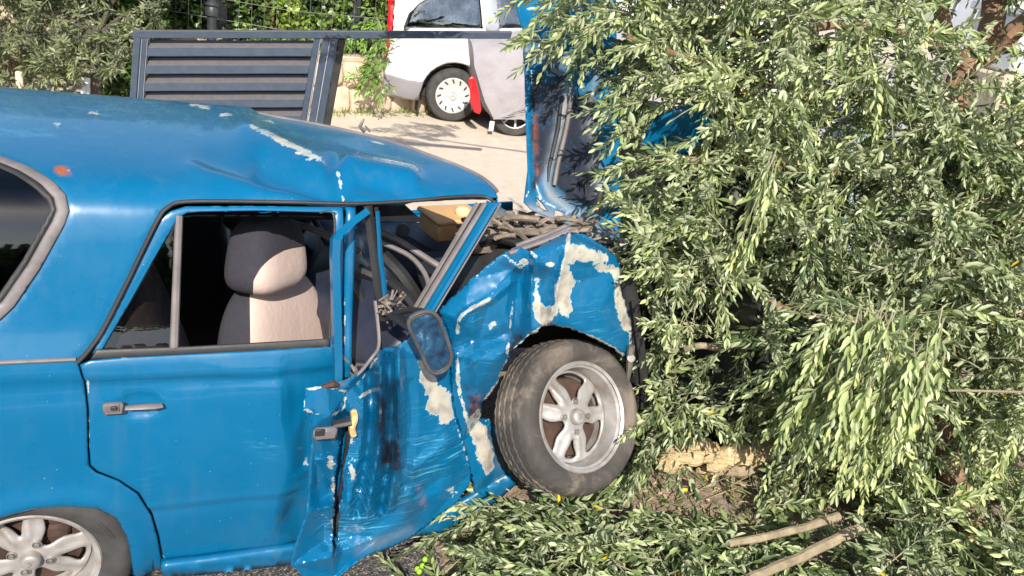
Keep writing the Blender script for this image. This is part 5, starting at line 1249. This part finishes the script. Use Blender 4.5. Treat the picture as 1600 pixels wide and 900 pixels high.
# ------------------------------------------------------------------ rubble wall, wire fence and hedge at the back of the yard
hd2 = ray(2270, 178)[:2]; WD = unit(np.array([hd2[0], hd2[1], 0])); VX = np.array([math.cos(R(19)), math.sin(R(19)), 0])          # run of the wall; direction the parked cars point
wl0 = G(520, 187); wl1 = G(620, 196); 
wb = G(560, 176); wx = WD; wn = np.array([wx[1], -wx[0], 0]); wx2 = unit(np.array([1.0, .05, 0])); wn2 = np.array([wx2[1], -wx2[0], 0]); WC = -.9
def wfr(a): return (wx, wn) if a >= WC else (wx2, wn2)
def wp(a, z, o=0.0):
    q = wb + wx * max(a, WC) + wx2 * min(a - WC, 0); return q + wfr(a)[1] * o + np.array([0, 0, z])
_d = ray(545, 97); _k = ((wb - CAM) @ wn) / (_d @ wn); WH = float((CAM + _d * _k)[2]); print('wall height', WH, 'depth', (wb - CAM) @ FW)
wall = wempty('stone_wall', wb); tag(wall, 'low wall of irregular pale stones with wide sandy joints behind the gate', 'wall')
F1 = np.array([wx, wn, [0, 0, 1]]).T; F2 = np.array([wx2, wn2, [0, 0, 1]]).T
wcm = MB().box(wb + wx * (WC + 4.0) - wn * .17 + [0, 0, WH / 2], (8, .3, WH), F1).box(wb + wx * WC - wx2 * 4.0 - wn2 * .18 + [0, 0, WH / 2 - .003], (8, .3, WH), F2); wcm.build('wall_core', M['mortar'], wall)
MB().box(wb + wx * (WC + 4.0) - wn * .19 + [0, 0, WH + .03], (8.1, .36, .06), F1, bev=.01).box(wb + wx * WC - wx2 * 4.0 - wn2 * .19 + [0, 0, WH + .026], (8.1, .36, .06), F2, bev=.01).build('coping', M['mortar'], wall)
rs_ = np.random.default_rng(12)
pts = []
for ix in range(28):
    for iz in range(3): pts.append((-.75 + ix * .27 + (iz % 2) * .13 + rs_.normal() * .045, .15 + iz * .29 + rs_.normal() * .03))
pts = np.array(pts)
for i, p in enumerate(pts):
    poly = [np.array(q) for q in ((p[0] - .3, .01), (p[0] + .3, .01), (p[0] + .3, WH - .01), (p[0] - .3, WH - .01))]
    for j, q in enumerate(pts):
        if i == j or np.hypot(*(q - p)) > .75: continue
        mid = (p + q) / 2; nn = unit(q - p); mid = mid - nn * .024; out = []
        for a, b in zip(poly, poly[1:] + poly[:1]):
            da, db = (a - mid) @ nn, (b - mid) @ nn
            if da <= 0: out.append(a)
            if da * db < 0: out.append(a + (b - a) * da / (da - db))
        poly = out
        if len(poly) < 3: break
    if len(poly) < 3: continue
    poly = spl(poly, 3, True); c = np.mean(poly, 0); V = []
    for s_, o in ((1, -.035), (.96, .008), (.72, .018)): V += [wp(*(c + (q - c) * s_), o) for q in poly]
    V.append(wp(c[0], c[1], .02)); k = len(poly)
    Fq = [(l * k + j, l * k + (j + 1) % k, (l + 1) * k + (j + 1) % k, (l + 1) * k + j) for l in (0, 1) for j in range(k)] + [(2 * k + j, 2 * k + (j + 1) % k, 3 * k) for j in range(k)]
    mk('stone', V, Fq, M['stone'], wall)
fence = wempty('wire_fence', wp(-2, WH)); tag(fence, 'thin grey welded wire fence standing on the stone wall before the hedge', 'fence')
for i in range(54): MB().tube([wp(-4.2 + i * .14, WH, -.05), wp(-4.2 + i * .14, WH + .95, -.05)], .0016, 4).build('fence_wire', M['wire'], fence)
for z in (.08, .3, .52, .74, .94): MB().tube([wp(-4.3, WH + z, -.045), wp(WC, WH + z, -.045), wp(3.4, WH + z, -.045)], .003, 4).build('fence_rail', M['wire'], fence)
def cloud(name, label, cat, ctr_fn, n, L, Wd, mat, shape, seed, tone=.5, thing=None):
    pass
# clipped hedge: leaves over a lumpy front and top
rg = np.random.default_rng(31)
hedge = wempty('clipped_hedge', wp(-2.5, 0, -.9)); tag(hedge, 'tall dense clipped hedge with small bright yellow green leaves behind the wire fence', 'hedge')
n = 52000; a = rg.uniform(-4.8, 4.6, n); z = rg.uniform(.55, 3.2, n) ** 1.0; o = -.18 - rg.random(n) ** 1.8 * .55
lump = np.array([mn.fractal(Vector((p * 1.6, q * 1.6, 1)), 1, 2, 3) for p, q in zip(a[::1], z[::1])]); o = o + lump * .28 - .12
P = np.array([wp(a_, z_2, o_) for a_, z_2, o_ in zip(a, z, o)])
N = unit(wn * 1.0 + rg.normal(size=(n, 3)) * .55 + [0, 0, .35]); A = unit(rg.normal(size=(n, 3)) + [0, 0, -.6])
leaves_mesh('hedge_leaves', P, A, N, rg.uniform(.045, .085, n), rg.uniform(.04, .065, n), np.clip(.45 + .9 * lump + rg.normal(size=n) * .2, 0, 1), LEAF_B, M['hedgeleaf'], hedge)
MB().box(wb + wx * (WC + 3.2) - wn * 1.2 + [0, 0, 1.6], (7.5, .7, 3.0), F1).box(wb + wx * WC - wx2 * 3.2 - wn2 * 1.2 + [0, 0, 1.597], (7.5, .7, 3.0), F2).build('hedge_core', M['darkint'], hedge)
for i in range(26): 
    q = wp(-5 + i * .32 + rg.normal() * .05, .3, -.62); MB().tube([q, q + [rg.normal() * .1, 0, 1.0], q + [rg.normal() * .2, 0, 2.2]], [.03, .022, .012], 6).build('hedge_stem', M['bark'], hedge)
# overhanging sprays with long light green leaves at the wall by the van
gpl = wempty('wall_creeper', wp(.3, .5, .1)); tag(gpl, 'light green long leaved creeper hanging over the stone wall beside the van', 'plant')
cr = [(585, 60, 9.6), (592, 80, 9.55), (583, 98, 9.5), (590, 110, 9.5), (577, 122, 9.45), (597, 130, 9.45), (600, 60, 9.6), (598, 100, 9.5), (560, 50, 9.7), (570, 30, 9.7), (600, 30, 9.7), (590, 10, 9.7), (545, 60, 9.7)]
rts = np.array([D(x + rg.normal() * 4, y + rg.normal() * 4, d) for x, y, d in cr * 5]); 
AR, STm = sprigs(rts, unit(rg.normal(size=(len(rts), 3)) * .6 + [-.2, -.6, -.2]), rg.uniform(.12, .28, len(rts)), node=.035, leafL=(.10, .16), leafW=(.03, .045), droop=3, rgen=rg)
leaves_mesh('creeper_leaves', *AR, LEAF_B, M['fernleaf'], gpl); stem_mesh('creeper_stems', STm, .004, M['twig'], gpl)
# dark lamp post with a collar
lp = D(331, 46, 8.6); lpb = np.array([lp[0], lp[1], 0])
post = wempty('lamp_post', lpb); tag(post, 'dark metal lamp post with a thick collar behind the gate', 'lamp post')
MB().tube([lpb, lpb + [0, 0, 3.2]], .05, 16).build('pole', M['darkmetal'], post)
cz = float(D(330, 16, 8.6)[2])
MB().tube([lpb + [0, 0, cz - .05], lpb + [0, 0, cz - .04], lpb + [0, 0, cz + .02], lpb + [0, 0, cz + .05], lpb + [0, 0, cz + .07], lpb + [0, 0, cz + .10]], [.052, .072, .075, .06, .078, .055], 18).build('collar', M['darkmetal'], post)

# shrub tree at the left with a trunk
sb_ = np.array([*D(148, 140, 7.6)[:2], 0]); shrub = wempty('oleander_tree', sb_); tag(shrub, 'bushy small tree with narrow grey green leaves and whitewashed stem base at the left', 'tree')
MB().tube([sb_, sb_ + [.02, 0, .5], D(148, 120, 7.6), D(150, 60, 7.6), D(146, 20, 7.6), D(150, -60, 7.7)], [.05, .045, .042, .04, .035, .03], 10).build('trunk', M['darkbark'], shrub)
MB().tube([D(133, 200, 7.45), D(133, 150, 7.45), D(134, 122, 7.45)], [.05, .04, .036], 10).build('whitewashed_stem', M['whitepaint'], shrub)
for e_ in ((235, 8), (60, 10), (90, -40), (200, -30), (20, 60)): MB().tube([D(149, 60, 7.6), D((149 + e_[0]) / 2, (40 + e_[1]) / 2, 7.5), D(*e_, 7.5)], [.03, .02, .012], 8).build('limb', M['darkbark'], shrub)
poly = [(-160, -300), (250, -300), (262, -60), (262, 20), (235, 45), (212, 60), (205, 90), (200, 120), (170, 128), (150, 100), (140, 112), (120, 145), (-160, 150)]
S = scatter(poly, 1150, lambda q: 7.1 + .3 * np.array([mn.noise(Vector((a * .012, b * .012, 4))) for a, b in q]), .9, lambda q: 1 - .8 * np.exp(-((q[:, 0] - 150) / 16) ** 2) * (q[:, 1] > 25), rg)
rts = np.array([D(*s) for s in S]); dd = unit(np.column_stack([rg.normal(size=len(S)) * .6, -.7 + rg.normal(size=len(S)) * .4, .35 + rg.normal(size=len(S)) * .5]))
AR, STm = sprigs(rts, dd, rg.uniform(.10, .26, len(rts)), node=.018, leafL=(.085, .125), leafW=(.024, .034), droop=.6, spread=58, rgen=rg, clump=.5 + 1.0 * fnoise(S[:, :2], .025, 3, 2))
leaves_mesh('crown', *AR, LEAF_B, M['lanceleaf'], shrub); stem_mesh('crown_twigs', STm, .004, M['twig'], shrub)
# dark backing shrub between
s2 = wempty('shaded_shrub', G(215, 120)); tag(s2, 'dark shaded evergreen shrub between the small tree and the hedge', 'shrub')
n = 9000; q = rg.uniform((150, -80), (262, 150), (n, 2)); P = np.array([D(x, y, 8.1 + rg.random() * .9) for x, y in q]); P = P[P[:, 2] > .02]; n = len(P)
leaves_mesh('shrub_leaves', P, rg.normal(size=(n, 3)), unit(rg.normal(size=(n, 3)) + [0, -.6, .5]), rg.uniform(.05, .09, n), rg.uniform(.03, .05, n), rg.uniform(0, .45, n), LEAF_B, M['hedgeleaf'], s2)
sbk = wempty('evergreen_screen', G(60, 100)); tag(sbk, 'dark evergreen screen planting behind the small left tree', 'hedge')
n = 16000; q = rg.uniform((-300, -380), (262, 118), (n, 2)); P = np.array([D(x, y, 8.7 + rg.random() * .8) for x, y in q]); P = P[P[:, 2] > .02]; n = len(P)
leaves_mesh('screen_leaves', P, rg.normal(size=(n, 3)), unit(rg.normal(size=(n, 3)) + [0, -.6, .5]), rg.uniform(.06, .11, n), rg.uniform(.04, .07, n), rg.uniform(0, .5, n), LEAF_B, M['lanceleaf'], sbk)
# dry reeds at the far left
rd = wempty('reed_screen', G(10, 148)); tag(rd, 'dry brown reed screen at the left edge under the shrub', 'screen')
for i in range(26):
    x = -60 + i * 4.4; b = G(x, 150, 0); MB().tube([b, b + [.01 * rg.normal(), 0, .25], b + [.02 * rg.normal(), 0, .42]], [.009, .01, .007], 5).build('reed', M['drygrass'], rd)
MB().box(G(33, 150, .2), (.06, .05, .45), Matrix.Rotation(.2, 3, 'Z'), bev=.01).build('reed_post', M['stone'], rd)
# grass tufts and litter at the wall foot
n = 260; a = rg.uniform(-1.2, 1.2, n); P = np.array([wp(x, 0, .02 + abs(rg.normal()) * .10) for x in a])
g_ = leaves_mesh('grass_tufts', P, unit(rg.normal(size=(n, 3)) * .6 + [0, 0, 1]), unit(rg.normal(size=(n, 3))), rg.uniform(.04, .12, n), rg.uniform(.006, .01, n), rg.uniform(.2, 1, n), LEAF_B, M['fernleaf'], None); tag(g_, 'sparse grass at the foot of the stone wall', 'grass', kind='stuff')

# ------------------------------------------------------------------ parked van
VN = np.array([VX[1], -VX[0], 0])                       # towards the camera
vw = G(709, 191, 0)                                     # rear wheel on the ground
van = wempty('parked_van', vw); tag(van, 'white van parked side on behind the gate, rear end with red tail lamp', 'van')
def vp(a, z, o=0.0): return vw + VX * a + VN * o + np.array([0, 0, z])
def vhit(px, py, o=0.0):
    # (a, z) of the sight line on the van's side plane
    d = ray(px, py); P0 = vw + VN * o; k = ((P0 - CAM) @ VN) / (d @ VN); P = CAM + d * k; return ((P - vw) @ VX, P[2])
VMt = np.array([VX, VN, [0, 0, 1]]).T
def vside(z): return np.interp(z, [.2, .35, .7, 1.0, 1.2, 1.7, 1.95, 2.05], [-.04, .0, .02, .02, .0, -.10, -.20, -.34])
rear = vhit(603, 155)[0]; r1 = vhit(612, 20)[0]
wc = vhit(707, 155); wr = .335
arch_v = [(wc[0] + .44 * math.cos(q), .335 + .43 * math.sin(q)) for q in np.linspace(math.pi + .05, -.05, 18)]
arch_v = [(a, max(z, .235)) for a, z in arch_v]
win = [vhit(*p) for p in ((631, 45), (640, 22), (655, 5), (680, -8), (752, -8), (755, 46))]
win2 = [vhit(*p) for p in ((779, 46), (776, -8), (900, -8), (900, 46))]
vo = [(rear, .24), (rear - .02, .5), (rear - .01, 1.0), (rear + .05, 1.5), (rear + .16, 1.9), (rear + .3, 2.0), (4.2, 2.0), (4.6, 1.2), (4.8, .9), (4.9, .25)] + [(3.2, .24), (1.2, .24)] + [(wc[0] + .44, .24)] + arch_v[::-1] + [(wc[0] - .44, .24)]
def vanpanel(name, out, mat, holes=(), off=0.0, th=.03, step=.07, disp=None, parent=van):
    V, Fc, bd = cdt(out, holes, step, .012); o = vside(V[:, 1]) + off - .006 * np.exp(-bd / .01)
    if disp is not None: o = o + disp(V)
    # the flank curves in towards the tail
    o = o - .16 * np.clip(1 - (V[:, 0] - rear) / .3, 0, 1) ** 2
    P = np.array([vp(a, z, q) for (a, z), q in zip(V, o)]); ob = mk(name, P, Fc, mat, parent); 
    if np.array(ob.data.polygons[0].normal) @ VN < 0: ob.data.flip_normals()
    return solid(ob, th)
zl = vhit(640, 69)[1]
vdisp = lambda V: -.012 * np.exp(-((V[:, 1] - zl) / .012) ** 2) * (V[:, 0] > rear + .25) + .022 * np.exp(-((np.hypot(V[:, 0] - wc[0], V[:, 1] - .335) - .47) / .035) ** 2) * (V[:, 1] > .4) - .008 * np.exp(-((V[:, 1] - .62) / .01) ** 2) * (V[:, 0] < wc[0])
zb = vhit(625, 120)[1]
vbody = vanpanel('van_side', vo, M['vanwhite'], [win, win2], disp=vdisp, step=.045)
vanpanel('rear_bumper', [(rear - .035, .23), (rear - .04, zb), (wc[0] - .40, zb - .02), (wc[0] - .445, .235)], M['vangrey'], off=.05, step=.06)
vanpanel('side_glass', [(a, z) for a, z in win], M['film'], off=-.012, th=0, parent=vbody); vanpanel('side_glass', win2, M['film'], off=-.012, th=0, parent=vbody)
wk = [(a, z) for a, z in win]; MB().tube([vp(a, z, vside(z) - .0) for a, z in wk + wk[:1]], .012, 6).build('window_rubber', M['rubber'], vbody)
vanpanel('pillar_trim', [vhit(757, 48), vhit(757, -8), vhit(777, -8), vhit(780, 48)], M['greypanel'], off=.035, th=.02)
tlp = [vhit(*p) for p in ((603, 95), (606, 60), (609, 20), (610, -12), (619, -12), (617, 40), (612, 72))]
V, Fc, bd = cdt([(a, z) for a, z in tlp], (), .04); P = np.array([vp(a, z, vside(z) + .012 - .15 * np.clip(1 - (a - rear) / .3, 0, 1) ** 2) for a, z in V]); solid(mk('tail_lamp', P, Fc, M['red'], van), .05, 0)
MB().box(vp(rear + .05, 1.1, -.95), (.05, 1.4, 1.7), VMt).box(vp(1.9, 2.0, -.95), (4.0, 1.3, .06), VMt, bev=.02).box(vp(1.9, 1.0, -1.75), (4.8, .06, 1.6), VMt).box(vp(4.8, .8, -.9), (.1, 1.6, 1.1), VMt).build('van_shell', M['vanwhite'], van)
MB().box(vp(2.0, .32, -.9), (4.9, 1.5, .1), VMt).box(vp(rear + .5, .8, -.9), (.05, 1.5, .8), VMt).build('van_underside', M['rubber'], van)
MB().box(vp(rear + .3, .22, -.35), (.35, .3, .05), VMt).box(vp(wc[0] - .42, .2, -.12), (.012, .22, .26), VMt).build('mud_flap', M['rubber'], van)
def simplewheel(parent, c, r, wd, hub, name='wheel', style=0, axis=VN, fwd=VX):
    Mx = np.array([fwd, -axis, [0, 0, 1]]).T
    def bl(m, nm, mat, par): m.v = [tuple(np.asarray(c) + Mx @ np.array(v)) for v in m.v]; return m.build(nm, mat, par)
    ty = bl(MB().lathe([(r * .66, .0), (r * .68, -.012), (r * .8, -.018), (r * .93, -.01), (r * .985, .012), (r, .03), (r, wd - .03), (r * .97, wd), (r * .6, wd)], 48), name, M['tyre_clean'], parent)
    if style == 0:
        rr = r * .67; tr = MB().lathe([(0, -.005), (.055, -.006), (.06, .006), (.075, .01), (.11, .0), (rr - .035, .0), (rr - .02, -.008), (rr, -.004), (rr, .05), (0, .06)], 48); q = bl(tr, 'wheel_trim', hub, parent)
        for i in range(12):
            a = 2 * math.pi * i / 12 + .1; m = MB(); c0 = np.array([(rr - .045) * math.cos(a), .0, (rr - .045) * math.sin(a)]); m.box(c0 + np.array([0, -.003, 0]), (.018, .014, .055), Matrix.Rotation(-a + 1.2, 3, 'Y'), bev=.002); bl(m, 'trim_slot', M['rubber'], q if False else parent)
        m = MB().tube([(.042 * math.cos(a), -.0075, .042 * math.sin(a)) for a in np.linspace(0, 6.2832, 25)], .0035, 5, cap=False)
        for k_ in range(3): a = math.pi / 2 + k_ * 2.0944; m.tube([(0, -.0075, 0), (.041 * math.cos(a), -.0075, .041 * math.sin(a))], [.006, .002], 5)
        bl(m, 'hub_emblem', M['greypanel'], parent)
    else:
        rr = r * .67; bl(MB().lathe([(rr, -.005), (rr - .015, .0), (rr - .03, .05), (0.02, .09)], 40), 'wheel_barrel', M['rubber'], parent)
        bl(MB().lathe([(rr - .012, -.004), (rr, -.010), (rr + .006, -.002), (rr - .012, .01), (rr - .012, -.004)], 40), 'wheel_rim', hub, parent)
        for i in range(7):
            a = 2 * math.pi * i / 7 + .25; bl(MB().tube([(.03 * math.cos(a), .0, .03 * math.sin(a)), (rr * math.cos(a + .1), .0, rr * math.sin(a + .1))], [.013, .016], 5), 'wheel_spoke', hub, parent)
    return ty
simplewheel(van, vp(wc[0], wr, .0), wr, .2, M['wheelwhite'])
simplewheel(van, vp(wc[0] + 3.1, wr, .0), wr, .2, M['wheelwhite'])

# ------------------------------------------------------------------ covered car
cg = G(803, 216, 0); cvr = wempty('covered_car', cg); tag(cvr, 'parked red car under a loose grey fabric cover, red rear corner and wheel showing', 'car')
def kp(a, z, o=0.0): return cg + VX * a + VN * o + np.array([0, 0, z])
def khit(px, py, o=0.0):
    d = ray(px, py); P0 = cg + VN * o; k = ((P0 - CAM) @ VN) / (d @ VN); P = CAM + d * k; return ((P - cg) @ VX, P[2])
e0, e1, e2, e3 = khit(745, 68, 0), khit(742, 105, 0), khit(758, 160, 0), khit(772, 186, 0)
# cross sections along the car; hem height and side fullness vary
st = np.linspace(0, 1, 60); v = []; nr = 44
Lc = 4.0; a_0 = e3[0]
def rearx(z): return np.interp(z, [e3[1], e2[1], e1[1], e0[1]], [e3[0], e2[0], e1[0], e0[0]])
for i, s in enumerate(st):
    top = np.interp(s, [0, .03, .35, .5, .62, .72, .95, 1], [e0[1], e0[1] + .03, 1.43, 1.42, 1.3, 1.02, .92, .7]); hem = .21 + .04 * math.sin(s * 9)
    for j in range(nr + 1):
        t = j / nr; ang = math.pi * t; pw = .42
        oy = math.copysign(abs(math.cos(ang)) ** pw, math.cos(ang)) * .84 - .84; zz = hem + (top - hem) * (math.sin(ang) ** .55 if math.sin(ang) > 0 else 0)
        a = rearx(zz) + s * (Lc - 0) ; pl_ = .018 * math.sin(s * 95 + 3 * math.sin(t * 7)) * (1 - min(1, zz / 1.0)) + .02 * mn.noise(Vector((s * 9, t * 9, 2)))
        v.append(kp(a, zz + .5 * pl_, oy + pl_))
k = nr + 1; f = [(i * k + j, i * k + j + 1, (i + 1) * k + j + 1, (i + 1) * k + j) for i in range(len(st) - 1) for j in range(nr)] + [tuple(j for j in range(k))[::-1], tuple((len(st) - 1) * k + j for j in range(k))]
MB().add(v, f).build('fabric_cover', M['cover'], cvr)
for q_ in range(7): 
    h0 = khit(771, 186, .02); MB().tube(spl([kp(h0[0], h0[1], .015), kp(h0[0] + .12 + .05 * q_, h0[1] + .015 + .035 * q_, .02), kp(h0[0] + .3 + .1 * q_, h0[1] + .02 + .075 * q_, .0)], 4), [.008] * 4 + [.006] * 4 + [.001], 5).build('cover_fold', M['cover'], cvr)
red = [khit(*p, .05) for p in ((736, 126), (741, 119), (747, 124), (752, 145), (756, 172), (753, 179), (745, 176), (739, 160), (738, 140))]
V, Fc, bd = cdt([(a, z) for a, z in red], (), .03); solid(mk('red_rear_corner', np.array([kp(a - .03, z, .05 - .25 * max(0, red[2][0] - a)) for a, z in V]), Fc, M['red'], cvr), .05, -1)
MB().box(kp(2.0, .42, -.84), (3.9, 1.5, .35), VMt, bev=.08).build('car_underbody', M['rubber'], cvr)
MB().box(kp(khit(768, 197)[0], khit(768, 197)[1], .0), (.06, .02, .12), VMt, bev=.005).build('paper_tag', M['whitepaint'], cvr)
simplewheel(cvr, kp(0, .30, -.10), .30, .19, M['wheelwhite'], style=1); simplewheel(cvr, kp(2.45, .30, -.10), .30, .19, M['wheelwhite'], style=1)

# ------------------------------------------------------------------ upper right: sliding gate, posts and a white planter beyond the tree
def bx3(name, x, y, d, sz, mat, parent=None, rz=0.0, label=None, cat=None, group=None, rx=0.0):
    c = D(x, y, d); Mx = Matrix.Rotation(rz, 3, 'Z') @ Matrix.Rotation(rx, 3, 'X'); o = MB().box((0, 0, 0), sz, Mx, bev=.008).build(name, mat); o.location = tuple(c)
    return o
yg = wempty('yard_gate', D(1500, 60, 7.0)); tag(yg, 'grey metal yard gate with upright profiles and a low rail behind the olive trunk', 'gate')
g0 = D(1500, 70, 7.0); g0[2] = 0; ux = unit(np.array([1, .25, 0])); GMt = np.array([ux, [-ux[1], ux[0], 0], [0, 0, 1]]).T
for a, wd in ((-1.15, .07), (-.9, .05), (-.55, .04), (-.1, .17), (.12, .2), (.42, .03), (.6, .03), (.78, .03), (.96, .03), (1.14, .03)):
    MB().box(g0 + ux * a + [0, 0, 1.4], (wd, .05, 2.0), GMt, bev=.006).build('upright', M['greypanel'], yg)
for z, hgt, m in ((.95, .10, M['darkmetal']), (1.12, .05, M['greypanel']), (.42, .06, M['greypanel'])): MB().box(g0 + [0, 0, z], (3.4, .07, hgt), GMt, bev=.006).build('rail', m, yg)
b = D(1392, 105, 5.2); cab = wempty('utility_cabinet', [b[0], b[1], 0]); tag(cab, 'tall pale blue grey cabinet seen between the leaves of the canopy', 'cabinet')
MB().box([b[0], b[1], .75], (.32, .25, 1.5), GMt, bev=.02).build('cabinet_body', M['bluegrey'], cab); MB().box([b[0] + .22, b[1], .72], (.06, .2, 1.44), GMt, bev=.01).build('cabinet_frame', M['darkmetal'], cab); MB().box([b[0], b[1], 1.53], (.4, .32, .06), GMt, bev=.01).build('cabinet_top', M['greypanel'], cab)
b = D(1575, 150, 5.4); pz = float(b[2]) + .30
pt = wempty('white_planter', [b[0], b[1], pz - .6]); tag(pt, 'white box planter on a pale kerb at the upper right', 'planter')
MB().box([b[0] + .1, b[1], pz + .03], (.8, .5, .36), GMt, bev=.03).build('planter_box', M['whitepaint'], pt); MB().box([b[0] + .1, b[1], pz + .22], (.86, .56, .05), GMt, bev=.01).build('planter_rim', M['whitepaint'], pt); MB().box([b[0] + .1, b[1], (pz - .15) / 2], (.9, .6, pz - .15), GMt, bev=.02).build('planter_plinth', M['mortar'], pt)

# ------------------------------------------------------------------ unseen hedge, added to darken horizon reflections in paint and glass
rg = np.random.default_rng(91); rh = wempty('reflection_hedge', [0, -13, 0]); tag(rh, 'tall unseen hedge added behind the viewer to darken reflections', 'hedge')
n = 9000; P = np.column_stack([rg.uniform(-22, 22, n), -13 + rg.random(n) * -.8, rg.uniform(0, 1, n) * 3.4]); P[:, 2] += .8 * np.array([mn.noise(Vector((p * .4, 0, 0))) for p in P[:, 0]]) * (P[:, 2] > 1.5)
leaves_mesh('reflection_hedge_leaves', P, rg.normal(size=(n, 3)), unit(rg.normal(size=(n, 3)) * .6 + [0, 1, .3]), rg.uniform(.2, .35, n), rg.uniform(.14, .24, n), rg.uniform(0, .6, n), LEAF_B, M['hedgeleaf'], rh)
MB().box([0, -14.4, 1.5], (44, 1.2, 3.0)).build('hedge_core', M['darkint'], rh)
